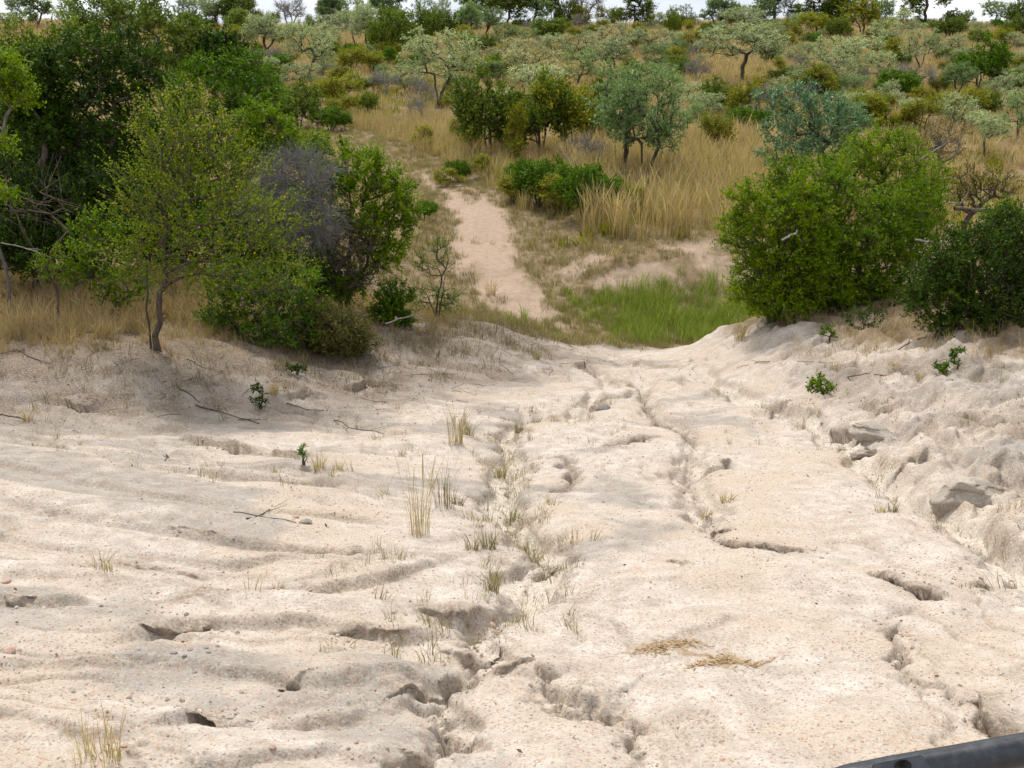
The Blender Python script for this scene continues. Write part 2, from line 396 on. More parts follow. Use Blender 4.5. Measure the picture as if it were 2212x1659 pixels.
def relief(x, y):
    """height and sideways shift of the worn surface near the camera; also the wash-sand mask"""
    z = np.zeros(x.shape); sx = np.zeros(x.shape); sy = np.zeros(x.shape); wash = np.zeros(x.shape); crust = np.zeros(x.shape)
    near = (1 - sst(21.5, 24.5, y)) * sst(-6, 0, y)
    m = (y < 34) & (np.abs(x) < 22) & (y > -8)
    if not m.any():
        return z, sx, sy, wash, crust
    X, Y = x[m], y[m]
    wx = X + .16 * noise(X * 1.7, Y * 1.7, 11) + .05 * noise(X * 6, Y * 6, 12)
    wy = Y + .16 * noise(X * 1.7, Y * 1.7, 13) + .05 * noise(X * 6, Y * 6, 14)
    zz = np.zeros(X.shape); ax = np.zeros(X.shape); ay = np.zeros(X.shape); ws = np.zeros(X.shape); cr = np.zeros(X.shape)
    left = sst(.3, -1.2, X) ; right = sst(3.6, 4.8, X)
    # lobes: stretched across the slope on the left, along the track in the middle, broken on the right bank
    lob_l = billow(X * .20 + .06 * wy + .2 * noise(X * .4, Y * .4, 51), (Y + .12 * X + .28 * noise(X * .45, Y * .45, 52) + .06 * noise(X * 2, Y * 2, 53)) * 1.0, 2, 21, .4)
    lob_m = billow(wx * .75, wy * .55, 2, 22, .4)
    lob_r = billow(wx * .75 + .3 * wy, wy * .9 - .35 * wx, 4, 23, .6)
    mid = np.clip(1 - left - right, 0, 1)
    zz += .11 * (lob_l - .45) * left + .13 * (lob_m - .45) * mid + .24 * (lob_r - .5) * right
    # thin sinuous rills
    c1 = noise(X * .55 + .2 * noise(X * 1.5, Y * 1.5, 54), (Y + .14 * X + .16 * noise(X * .8, Y * .8, 55)) * 2.1, 56)
    c2 = noise((wx + .2 * noise(X * .9, Y * .9, 57)) * 1.5, wy * .55, 58)
    e1 = np.exp(-(c1 / .045) ** 2) * sst(-.1, .35, noise(X * .7, Y * 1.1, 59)) * np.clip(left + .6 * right, 0, 1)
    e2 = np.exp(-(c2 / .04) ** 2) * sst(0, .35, noise(X * .9, Y * .6, 60)) * np.clip(mid + .7 * right, 0, 1)
    zz -= .030 * e1 + .024 * e2
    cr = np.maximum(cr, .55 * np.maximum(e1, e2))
    fine = billow(wx * 2.6, wy * 2.2, 2, 33, .5)
    patch = sst(-.15, .45, fbm(X * .8, Y * .8, 2, 34))
    zz += .018 * (fine - .35) * patch * (1 + .8 * right + .4 * left)
    zz += .05 * fbm(X * .5, Y * .5, 2, 24)
    # hummocks and crumbs
    zz += .008 * fbm(X * 4.2, Y * 4.2, 3, 25) * (1 + 1.8 * right)
    zz += .0025 * noise(X * 24, Y * 24, 26) + .002 * noise(X * 52, Y * 52, 27)
    for pts, dep, hw in _gp:
        bb = (X > min(p[0] for p in pts) - 1.5) & (X < max(p[0] for p in pts) + 1.5) & (Y > min(p[1] for p in pts) - 1.5) & (Y < max(p[1] for p in pts) + 1.5)
        if not bb.any():
            continue
        d, t, _, _ = seg_dist(wx[bb], wy[bb], pts)
        tp = sst(0, .1, t) * sst(1, .93, t) * (1 + .35 * noise(t * 9, t * 0 + hw * 50, 28))
        dw = d + .07 * noise(X[bb] * 7, Y[bb] * 7, 38) + .03 * noise(X[bb] * 19, Y[bb] * 19, 39)
        hv = hw * (1 + .4 * noise(t * 7, t * 0 + dep * 90, 29))
        k = .45 * np.exp(-(d / (hv * 1.25)) ** 2) + .55 * np.exp(-(dw / (hv * .72)) ** 6)
        zz[bb] -= (1.0 if dep > .09 else .55) * dep * tp * k
        slot = np.exp(-((dw + hv * .45) / .022) ** 2) * sst(-.1, .3, noise(t * 14, t * 0 + hw * 31, 40)) * tp
        zz[bb] -= .05 * slot * np.clip(dep / .1, 0, 1)
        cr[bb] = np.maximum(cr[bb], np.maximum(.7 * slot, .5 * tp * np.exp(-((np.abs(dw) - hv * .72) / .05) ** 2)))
        ws[bb] = np.maximum(ws[bb], sst(.8, .97, k) * (1 - .8 * slot) * tp * np.clip((dep - .05) / .1, 0, 1) * .8)
    lx = X + .09 * noise(X * 3.2, Y * 3.2, 15) + .035 * noise(X * 11, Y * 11, 16) + .012 * noise(X * 30, Y * 30, 19)
    ly = Y + .09 * noise(X * 3.2, Y * 3.2, 17) + .035 * noise(X * 11, Y * 11, 18) + .012 * noise(X * 30, Y * 30, 20)
    for pts, A, L in _fp:
        bb = (X > min(p[0] for p in pts) - 2) & (X < max(p[0] for p in pts) + 2) & (Y > min(p[1] for p in pts) - 2) & (Y < max(p[1] for p in pts) + 2)
        if not bb.any():
            continue
        d, t, _, _ = seg_dist(X[bb] + .10 * noise(X[bb] * 1.6, Y[bb] * 1.6, 91) + .03 * noise(X[bb] * 6, Y[bb] * 6, 92), Y[bb] + .10 * noise(X[bb] * 1.6, Y[bb] * 1.6, 93) + .03 * noise(X[bb] * 6, Y[bb] * 6, 94), pts)
        tp = sst(0, .12, t) * sst(1, .85, t) * np.clip(1 + .6 * noise(t * 5, t * 0 + A * 130 + L, 95), .25, 1.6)
        hi = sst(-.10 * L, .16 * L, d) * np.exp(-np.maximum(d, 0) / L)
        zz[bb] += .78 * A * tp * (hi - .35 * np.exp(-((d + .14 * L) / (.10 * L)) ** 2))
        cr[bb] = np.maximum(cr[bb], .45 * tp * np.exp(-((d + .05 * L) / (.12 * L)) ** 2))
    for pts in _kp:
        bb = (X > min(p[0] for p in pts) - 1) & (X < max(p[0] for p in pts) + 1) & (Y > min(p[1] for p in pts) - 1) & (Y < max(p[1] for p in pts) + 1)
        if not bb.any():
            continue
        d, t, _, _ = seg_dist(lx[bb], ly[bb], pts)
        tp = sst(0, .05, t) * sst(1, .95, t) * np.clip(.85 + .8 * noise(t * 11, t * 0 + pts[0][0] * 7, 96), .35, 1.4)
        cw = .007 + .0028 * Y[bb]
        zz[bb] -= tp * (.040 + .0035 * Y[bb]) * np.exp(-(d / cw) ** 4)
        zz[bb] -= tp * .016 * np.exp(-(d / .14) ** 2)
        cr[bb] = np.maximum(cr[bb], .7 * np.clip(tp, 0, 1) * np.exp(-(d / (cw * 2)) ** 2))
    for pts, A, L, ov, sd in _lp:
        bb = (X > min(p[0] for p in pts) - 1.6) & (X < max(p[0] for p in pts) + 1.6) & (Y > min(p[1] for p in pts) - 1.6) & (Y < max(p[1] for p in pts) + 1.6)
        if not bb.any():
            continue
        d, t, nx, ny = seg_dist(lx[bb], ly[bb], pts)
        mx_, my_ = pts[-1][0] - pts[0][0], pts[-1][1] - pts[0][1]; ml_ = math.hypot(mx_, my_)
        d = d * sd; nx = -my_ / ml_ * sd; ny = mx_ / ml_ * sd
        beyond = sst(0, .28, t) * sst(1, .72, t) * np.clip(1 + .45 * noise(t * 6, t * 0 + A * 77, 35), .3, 1.5)
        ww = .012 + .06 * A
        fr = sst(-ww, ww, d)
        up = fr * np.exp(-np.maximum(d, 0) / L * 1.2) * beyond
        A_ = A * (.62 if A < .2 else .75) * (1.55 if pts[0][1] > 8.5 else (.6 if pts[0][0] < -.3 else 1.0))
        zz[bb] += A_ * up
        zz[bb] -= A_ * .5 * beyond * np.exp(-((d + ww * 1.2) / (.018 + .16 * A)) ** 2) * (1 - .85 * fr)
        sh = ov * 1.5 * beyond * fr * np.exp(-np.maximum(d - .02, 0) / .22)
        ax[bb] -= nx * sh; ay[bb] -= ny * sh
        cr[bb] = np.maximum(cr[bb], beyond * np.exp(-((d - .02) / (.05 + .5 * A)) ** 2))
    for hx, hy, dep, r in _hp:
        d = np.hypot(lx - hx, (ly - hy) * .8)
        bb = d < r * 4
        zz[bb] -= dep * 1.5 * np.exp(-(d[bb] / (r * 1.1)) ** 4)
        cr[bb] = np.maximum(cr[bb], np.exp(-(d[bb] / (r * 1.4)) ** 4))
    zz += cr * (.012 * noise(X * 15, Y * 15, 36) + .008 * noise(X * 34, Y * 34, 37))
    # tyre print pressed into the crust
    tx, ty = at(1512, 1560)
    q = R(8)
    lu = (X - tx) * math.cos(q) + (Y - ty) * math.sin(q); lv = -(X - tx) * math.sin(q) + (Y - ty) * math.cos(q)
    tm = sst(.13, .10, np.abs(lu)) * sst(.26, .18, np.abs(lv))
    bars = np.where(np.abs(lu) < .075, np.sin(lv * 2 * math.pi / .045 + lu * 9), np.sin(lv * 2 * math.pi / .03))
    zz += tm * (-.010 + .010 * np.sign(bars))
    nf = near[m] + .35 * (1 - near[m]) * sst(34, 30, Y)
    z[m] = zz * nf; sx[m] = ax * nf; sy[m] = ay * nf; wash[m] = ws * nf; crust[m] = cr * nf
    return z, sx, sy, wash, crust

def H(x, y):
    x = np.atleast_1d(np.asarray(x, float)); y = np.atleast_1d(np.asarray(y, float))
    return HB(x, y) + relief(x, y)[0]

def HB(x, y):
    return H0(x, y) + (.10 * fbm(x * .35, y * .35, 3, 31) + .04 * noise(x * 1.6, y * 1.6, 32)) * sst(23, 30, y)

# ------------------------------------------------------------------ material helpers
def mat_new(name):
    m = bpy.data.materials.new(name)
    m.use_nodes = True
    nt = m.node_tree
    nt.nodes.clear()
    return m, nt.nodes, nt.links

def mixc(n, l, fac, a, b, mode='MIX'):
    x = n.new('ShaderNodeMixRGB'); x.blend_type = mode
    for s, v in ((x.inputs['Fac'], fac), (x.inputs['Color1'], a), (x.inputs['Color2'], b)):
        if hasattr(v, 'links') or hasattr(v, 'is_linked'):
            l.new(v, s)
        elif isinstance(v, (int, float)):
            s.default_value = v if s.name == 'Fac' else (v, v, v, 1)
        else:
            s.default_value = (*v, 1) if len(v) == 3 else v
    return x.outputs['Color']

def ramp(n, l, src, stops):
    r = n.new('ShaderNodeValToRGB')
    e = r.color_ramp.elements
    while len(e) < len(stops):
        e.new(.5)
    for i, (p, c) in enumerate(stops):
        e[i].position = p
        e[i].color = (*c, 1) if len(c) == 3 else c
    l.new(src, r.inputs['Fac'])
    return r.outputs['Color']

def tex(n, l, vec, scale, detail=3.0, rough=.55, kind='ShaderNodeTexNoise'):
    t = n.new(kind)
    t.inputs['Scale'].default_value = scale
    if kind == 'ShaderNodeTexNoise':
        t.inputs['Detail'].default_value = detail
        t.inputs['Roughness'].default_value = rough
    l.new(vec, t.inputs['Vector'])
    return t

def ground_material():
    m, n, l = mat_new('eroded_sandy_ground')
    out = n.new('ShaderNodeOutputMaterial'); bs = n.new('ShaderNodeBsdfPrincipled')
    l.new(bs.outputs['BSDF'], out.inputs['Surface'])
    tc = n.new('ShaderNodeTexCoord'); P = tc.outputs['Object']
    at_ = n.new('ShaderNodeAttribute'); at_.attribute_name = 'soil'
    sp = n.new('ShaderNodeSeparateColor'); l.new(at_.outputs['Color'], sp.inputs['Color'])
    at2 = n.new('ShaderNodeAttribute'); at2.attribute_name = 'wear'
    s2 = n.new('ShaderNodeSeparateColor'); l.new(at2.outputs['Color'], s2.inputs['Color'])
    n_big = tex(n, l, P, .8, 5); n_mid = tex(n, l, P, 5.5, 5, .6); n_fin = tex(n, l, P, 42, 4, .65); n_grn = tex(n, l, P, 150, 3, .7)
    sand = ramp(n, l, n_mid.outputs['Fac'], [(.30, (.335, .284, .234)), (.50, (.435, .378, .32)), (.70, (.52, .466, .408))])
    sand = mixc(n, l, ramp(n, l, n_big.outputs['Fac'], [(.42, (0, 0, 0)), (.66, (1, 1, 1))]), sand, (.425, .35, .275))
    grey = ramp(n, l, n_mid.outputs['Fac'], [(.3, (.215, .195, .17)), (.7, (.34, .31, .27))])
    hill = ramp(n, l, n_mid.outputs['Fac'], [(.3, (.14, .105, .06)), (.7, (.25, .185, .11))])
    pink = ramp(n, l, n_mid.outputs['Fac'], [(.3, (.28, .205, .148)), (.7, (.375, .285, .21))])
    # grey crust shows in grains
    gm = n.new('ShaderNodeMath'); gm.operation = 'MULTIPLY_ADD'
    l.new(n_fin.outputs['Fac'], gm.inputs[0]); gm.inputs[1].default_value = 1.2
    gs = n.new('ShaderNodeMath'); gs.operation = 'SUBTRACT'; l.new(sp.outputs['Blue'], gs.inputs[0]); gs.inputs[1].default_value = .62
    l.new(gs.outputs[0], gm.inputs[2])
    gf = n.new('ShaderNodeMapRange'); gf.inputs['From Min'].default_value = .05; gf.inputs['From Max'].default_value = .6; gf.inputs['To Max'].default_value = .85
    l.new(gm.outputs[0], gf.inputs['Value'])
    c = mixc(n, l, gf.outputs['Result'], sand, grey)
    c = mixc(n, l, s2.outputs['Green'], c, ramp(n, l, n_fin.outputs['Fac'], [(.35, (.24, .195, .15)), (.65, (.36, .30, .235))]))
    c = mixc(n, l, s2.outputs['Red'], c, ramp(n, l, n_fin.outputs['Fac'], [(.3, (.45, .395, .32)), (.7, (.54, .49, .415))]))
    c = mixc(n, l, sp.outputs['Red'], hill, c)
    hum = n.new('ShaderNodeMath'); hum.operation = 'MULTIPLY'; l.new(s2.outputs['Blue'], hum.inputs[0]); hum.inputs[1].default_value = 1.0
    c = mixc(n, l, hum.outputs[0], c, ramp(n, l, n_fin.outputs['Fac'], [(.35, (.10, .08, .062)), (.65, (.245, .20, .155))]))
    c = mixc(n, l, sp.outputs['Green'], c, pink)
    stn = n.new('ShaderNodeMath'); stn.operation = 'MULTIPLY'; l.new(at_.outputs['Alpha'], stn.inputs[0]); stn.inputs[1].default_value = .75
    c = mixc(n, l, stn.outputs[0], c, ramp(n, l, n_fin.outputs['Fac'], [(.35, (.19, .12, .065)), (.65, (.32, .22, .13))]))
    # grains: light quartz, rusty and dark specks
    vor = n.new('ShaderNodeTexVoronoi'); vor.inputs['Scale'].default_value = 95; l.new(P, vor.inputs['Vector'])
    spk = n.new('ShaderNodeSeparateColor'); l.new(vor.outputs['Color'], spk.inputs['Color'])
    def pick(lo, hi, src):
        q = n.new('ShaderNodeMapRange'); q.inputs['From Min'].default_value = lo; q.inputs['From Max'].default_value = hi
        l.new(src, q.inputs['Value']); return q.outputs['Result']
    c = mixc(n, l, pick(.90, .93, spk.outputs['Red']), c, mixc(n, l, .55, c, (.34, .17, .085)))
    c = mixc(n, l, pick(.93, .95, spk.outputs['Green']), c, mixc(n, l, .6, c, (.17, .13, .10)))
    c = mixc(n, l, pick(.95, .97, spk.outputs['Blue']), c, mixc(n, l, .22, c, (.66, .61, .54)))
    c = mixc(n, l, .5, c, ramp(n, l, n_grn.outputs['Fac'], [(.3, (.28, .28, .28)), (.7, (.72, .72, .72))]), 'OVERLAY')
    c = mixc(n, l, .4, c, ramp(n, l, n_fin.outputs['Fac'], [(.3, (.33, .32, .31)), (.7, (.67, .67, .67))]), 'OVERLAY')
    l.new(c, bs.inputs['Base Color'])
    bs.inputs['Roughness'].default_value = .95
    bs.inputs['Specular IOR Level'].default_value = .12
    ad = n.new('ShaderNodeMath'); ad.operation = 'MULTIPLY_ADD'
    l.new(n_grn.outputs['Fac'], ad.inputs[0]); ad.inputs[1].default_value = .35; l.new(n_fin.outputs['Fac'], ad.inputs[2])
    bp = n.new('ShaderNodeBump'); bp.inputs['Strength'].default_value = .6; bp.inputs['Distance'].default_value = .018
    l.new(ad.outputs[0], bp.inputs['Height'])
    l.new(bp.outputs['Normal'], bs.inputs['Normal'])
    return m

def mesh_fast(name, co, quads=None, tris=None):
    me = bpy.data.meshes.new(name)
    me.vertices.add(len(co))
    me.vertices.foreach_set('co', np.ascontiguousarray(co, dtype=np.float32).ravel())
    idx = []; st = []; tot = 0
    if quads is not None and len(quads):
        idx.append(np.asarray(quads, np.int32).ravel()); st.append(np.arange(len(quads)) * 4); tot = len(quads) * 4
    if tris is not None and len(tris):
        idx.append(np.asarray(tris, np.int32).ravel()); st.append(tot + np.arange(len(tris)) * 3)
    idx = np.concatenate(idx).astype(np.int32); st = np.concatenate(st).astype(np.int32)
    me.loops.add(len(idx)); me.loops.foreach_set('vertex_index', idx)
    me.polygons.add(len(st)); me.polygons.foreach_set('loop_start', st)
    me.update(calc_edges=True)
    me.validate()
    return me

def build_ground():
    ys = np.concatenate([-np.geomspace(60, 1.0, 22), np.linspace(-.7, 2.1, 16), np.geomspace(2.15, 30, 660), np.geomspace(30.4, 900, 190)])
    ts = np.linspace(-.60, .60, 570)
    side = .60 + np.geomspace(.004, 3.4, 46)
    ts = np.concatenate([-side[::-1], ts, side])
    Wd = np.sqrt(np.maximum(ys, 0) ** 2 + 2.2 ** 2) * 1.03
    Wd = np.where(ys < 0, np.sqrt(ys ** 2 * 1.0 + 2.2 ** 2) * 1.03, Wd)
    X = Wd[:, None] * ts[None, :]
    Y = np.repeat(ys[:, None], len(ts), 1)
    x, y = X.ravel(), Y.ravel()
    rz, sx, sy, wash, crust = relief(x, y)
    z = HB(x, y) + rz
    sand, pink, grey = masks(x, y)
    co = np.stack([x + sx, y + sy, z], 1)
    nr, nc = X.shape
    i = np.arange(nr * nc).reshape(nr, nc)
    q = np.stack([i[:-1, :-1], i[:-1, 1:], i[1:, 1:], i[1:, :-1]], -1).reshape(-1, 4)
    me = mesh_fast('ground', co, q)
    a = me.attributes.new('soil', 'FLOAT_COLOR', 'POINT')
    a.data.foreach_set('color', np.stack([sand, pink, grey, stain(x, y)], 1).astype(np.float32).ravel())
    a = me.attributes.new('wear', 'FLOAT_COLOR', 'POINT')
    a.data.foreach_set('color', np.stack([wash, crust, humus(x, y), np.ones_like(x)], 1).astype(np.float32).ravel())
    me.polygons.foreach_set('use_smooth', np.ones(len(me.polygons), bool))
    me.materials.append(ground_material())
    o = bpy.data.objects.new('ground', me)
    C.objects.link(o)
    o['kind'] = 'structure'
    o['label'] = 'pale eroded sandy ground with rills running down to a dry stream crossing'
    o['category'] = 'ground'
    return o
ground = build_ground()

# ------------------------------------------------------------------ plant materials
def leaf_material(name, stops, var=.25, trans=.32, rough=.6, sat=1.2):
    """leaf faces: colour by the leaf's own tint, a little by the plant; light passes through"""
    m, n, l = mat_new(name)
    out = n.new('ShaderNodeOutputMaterial'); bs = n.new('ShaderNodeBsdfPrincipled'); tr = n.new('ShaderNodeBsdfTranslucent')
    mx = n.new('ShaderNodeMixShader'); mx.inputs[0].default_value = trans
    a = n.new('ShaderNodeAttribute'); a.attribute_name = 'tint'
    c = ramp(n, l, a.outputs['Fac'], stops)
    oi = n.new('ShaderNodeObjectInfo')
    hs = n.new('ShaderNodeHueSaturation'); hs.inputs['Saturation'].default_value = sat
    mr = n.new('ShaderNodeMapRange'); mr.inputs['To Min'].default_value = 1 - var; mr.inputs['To Max'].default_value = 1 + var
    l.new(oi.outputs['Random'], mr.inputs['Value']); l.new(mr.outputs['Result'], hs.inputs['Value'])
    mh = n.new('ShaderNodeMapRange'); mh.inputs['To Min'].default_value = .5 - .012 * var * 4; mh.inputs['To Max'].default_value = .5 - .035 * var * 4 * .6
    l.new(oi.outputs['Random'], mh.inputs['Value']); l.new(mh.outputs['Result'], hs.inputs['Hue'])
    l.new(c, hs.inputs['Color'])
    c = hs.outputs['Color']
    l.new(c, bs.inputs['Base Color']); bs.inputs['Roughness'].default_value = rough; bs.inputs['Specular IOR Level'].default_value = .14
    l.new(mixc(n, l, 1.0, c, (1.0, 1.15, .55), 'MULTIPLY'), tr.inputs['Color'])
    l.new(bs.outputs['BSDF'], mx.inputs[1]); l.new(tr.outputs['BSDF'], mx.inputs[2]); l.new(mx.outputs[0], out.inputs['Surface'])
    return m

def bark_material(name, a, b, scale=14):
    m, n, l = mat_new(name)
    out = n.new('ShaderNodeOutputMaterial'); bs = n.new('ShaderNodeBsdfPrincipled')
    tc = n.new('ShaderNodeTexCoord')
    mp = n.new('ShaderNodeMapping'); mp.inputs['Scale'].default_value = (1, 1, .25); l.new(tc.outputs['Object'], mp.inputs['Vector'])
    t = tex(n, l, mp.outputs['Vector'], scale, 5, .65)
    l.new(ramp(n, l, t.outputs['Fac'], [(.3, a), (.7, b)]), bs.inputs['Base Color'])
    bs.inputs['Roughness'].default_value = .9; bs.inputs['Specular IOR Level'].default_value = .15
    bp = n.new('ShaderNodeBump'); bp.inputs['Strength'].default_value = .5; bp.inputs['Distance'].default_value = .02
    l.new(t.outputs['Fac'], bp.inputs['Height']); l.new(bp.outputs['Normal'], bs.inputs['Normal'])
    l.new(bs.outputs['BSDF'], out.inputs['Surface'])
    return m

M = {}
M['bark'] = bark_material('bark_dark', (.035, .027, .02), (.13, .10, .078))
M['bark_grey'] = bark_material('bark_grey', (.07, .06, .052), (.21, .19, .17))
M['dead'] = bark_material('dead_wood', (.11, .10, .092), (.34, .32, .295))
M['deadbrown'] = bark_material('dead_wood_brown', (.05, .037, .027), (.17, .13, .10))
M['silver'] = leaf_material('leaf_silver', [(.0, (.15, .20, .095)), (.45, (.29, .345, .19)), (.75, (.43, .47, .30)), (1, (.56, .56, .39))], .18, .22)
M['silverdry'] = leaf_material('leaf_silver_dry', [(.0, (.18, .20, .10)), (.5, (.35, .365, .215)), (.85, (.52, .49, .33)), (1, (.56, .45, .32))], .15, .22)
M['greygreen'] = leaf_material('leaf_greygreen', [(.0, (0.081, 0.135, 0.06075)), (.5, (0.1755, 0.2565, 0.1215)), (1, (0.3645, 0.4388, 0.2362))], .2, .28)
M['dark'] = leaf_material('leaf_dark', [(.0, (.013, .032, .007)), (.5, (.034, .068, .013)), (.92, (.08, .13, .026)), (1, (.12, .16, .038))], .18, .3)
M['thorn'] = leaf_material('leaf_thorn', [(.0, (.05, .085, .02)), (.5, (.11, .16, .036)), (.92, (.20, .25, .065)), (1, (.28, .30, .10))], .2, .3)
M['green'] = leaf_material('leaf_green', [(.0, (0.03456, 0.0756, 0.01296)), (.5, (0.0756, 0.1458, 0.02376)), (.9, (0.1458, 0.2322, 0.0432)), (1, (0.2268, 0.2808, 0.0648))], .14, .36)
M['bright'] = leaf_material('leaf_bright', [(.0, (.05, .10, .014)), (.5, (.115, .185, .027)), (.9, (.20, .275, .046)), (1, (.29, .31, .07))], .10, .4)
M['olive'] = leaf_material('leaf_olive', [(.0, (0.08625, 0.1092, 0.0207)), (.5, (0.1898, 0.207, 0.04025)), (.85, (0.299, 0.2932, 0.06325)), (1, (0.414, 0.3335, 0.08625))], .22, .36)
M['yellowgreen'] = leaf_material('leaf_yellowgreen', [(.0, (.055, .105, .014)), (.5, (.14, .215, .03)), (.9, (.26, .33, .058)), (1, (.35, .35, .08))], .10, .4)
M['blue'] = leaf_material('leaf_bluegreen', [(.0, (.05, .10, .055)), (.5, (.115, .195, .11)), (.85, (.20, .28, .17)), (1, (.33, .39, .27))], .12, .22, .42)
M['spray'] = leaf_material('leaf_spray', [(.0, (0.066, 0.1045, 0.0165)), (.55, (0.154, 0.2145, 0.033)), (.9, (0.275, 0.308, 0.0605)), (.965, (0.374, 0.308, 0.077)), (1, (0.66, 0.473, 0.11))], .06, .38)
M['brown'] = leaf_material('leaf_brownish', [(.0, (.055, .045, .018)), (.5, (.10, .095, .03)), (.85, (.15, .12, .045)), (1, (.20, .085, .035))], .12, .25)
def grass_material(name, stops, var=.22, trans=.3):
    return leaf_material(name, stops, var, trans, .7, 1.02)
M['dull'] = leaf_material('leaf_dull', [(.0, (.05, .055, .02)), (.5, (.115, .115, .04)), (1, (.22, .19, .08))], .1, .25)
M['deaddark'] = bark_material('dead_brush_wood', (.075, .07, .064), (.25, .235, .215))
M['straw'] = grass_material('grass_straw', [(.0, (.26, .19, .092)), (.5, (.46, .345, .185)), (1, (.64, .53, .325))])
M['gold'] = grass_material('grass_gold', [(.0, (.27, .195, .092)), (.5, (.45, .34, .17)), (1, (.61, .50, .28))], .12)
M['verge'] = grass_material('grass_verge', [(.0, (0.138, 0.138, 0.05175)), (.4, (0.23, 0.2012, 0.08625)), (1, (0.414, 0.3335, 0.161))], .2)
M['reed'] = grass_material('grass_green', [(.0, (.09, .14, .022)), (.6, (.20, .27, .045)), (.9, (.32, .36, .09)), (1, (.46, .40, .18))], .18, .42)
M['russet'] = grass_material('grass_russet', [(.0, (.20, .145, .072)), (.5, (.38, .285, .148)), (1, (.56, .45, .26))], .2)
M['tuftgrey'] = grass_material('grass_tuft', [(.0, (.10, .075, .05)), (.5, (.22, .18, .11)), (1, (.36, .30, .17))], .15)

# ------------------------------------------------------------------ plant shapes
def unit(v):
    return v / np.maximum(np.linalg.norm(v, axis=-1, keepdims=True), 1e-9)

def tubes(A, B, ra, rb, sides=5):
    """separate tapered tubes for many segments at once"""
    A = np.asarray(A, float); B = np.asarray(B, float); n = len(A)
    d = unit(B - A)
    ref = np.where(np.abs(d[:, 2:3]) > .9, np.array([[1., 0, 0]]), np.array([[0, 0, 1.]]))
    u = unit(np.cross(d, ref)); v = np.cross(d, u)
    th = np.arange(sides) * 2 * math.pi / sides
    ring = u[:, None] * np.cos(th)[None, :, None] + v[:, None] * np.sin(th)[None, :, None]
    co = np.concatenate([A[:, None] + ring * np.asarray(ra)[:, None, None], B[:, None] + ring * np.asarray(rb)[:, None, None]], 1).reshape(-1, 3)
    base = (np.arange(n) * 2 * sides)[:, None]
    k = np.arange(sides); k2 = (k + 1) % sides
    q = np.stack([base + k, base + k2, base + sides + k2, base + sides + k], -1).reshape(-1, 4)
    return co, q

def leaf_faces(P, D, N, L, Wd):
    """diamond leaves: base P, direction D, face normal about N"""
    S = unit(np.cross(D, N)); Nn = np.cross(S, D)
    L = L[:, None]; Wd = Wd[:, None]
    mid = P + D * L * .5 + Nn * L * .06
    co = np.stack([P, mid + S * Wd * .5, P + D * L, mid - S * Wd * .5], 1).reshape(-1, 3)
    q = np.arange(len(P) * 4).reshape(-1, 4)
    return co, q

def set_tint(me, tint_pp):
    a = me.attributes.new('tint', 'FLOAT', 'POINT')
    a.data.foreach_set('value', np.asarray(tint_pp, np.float32))

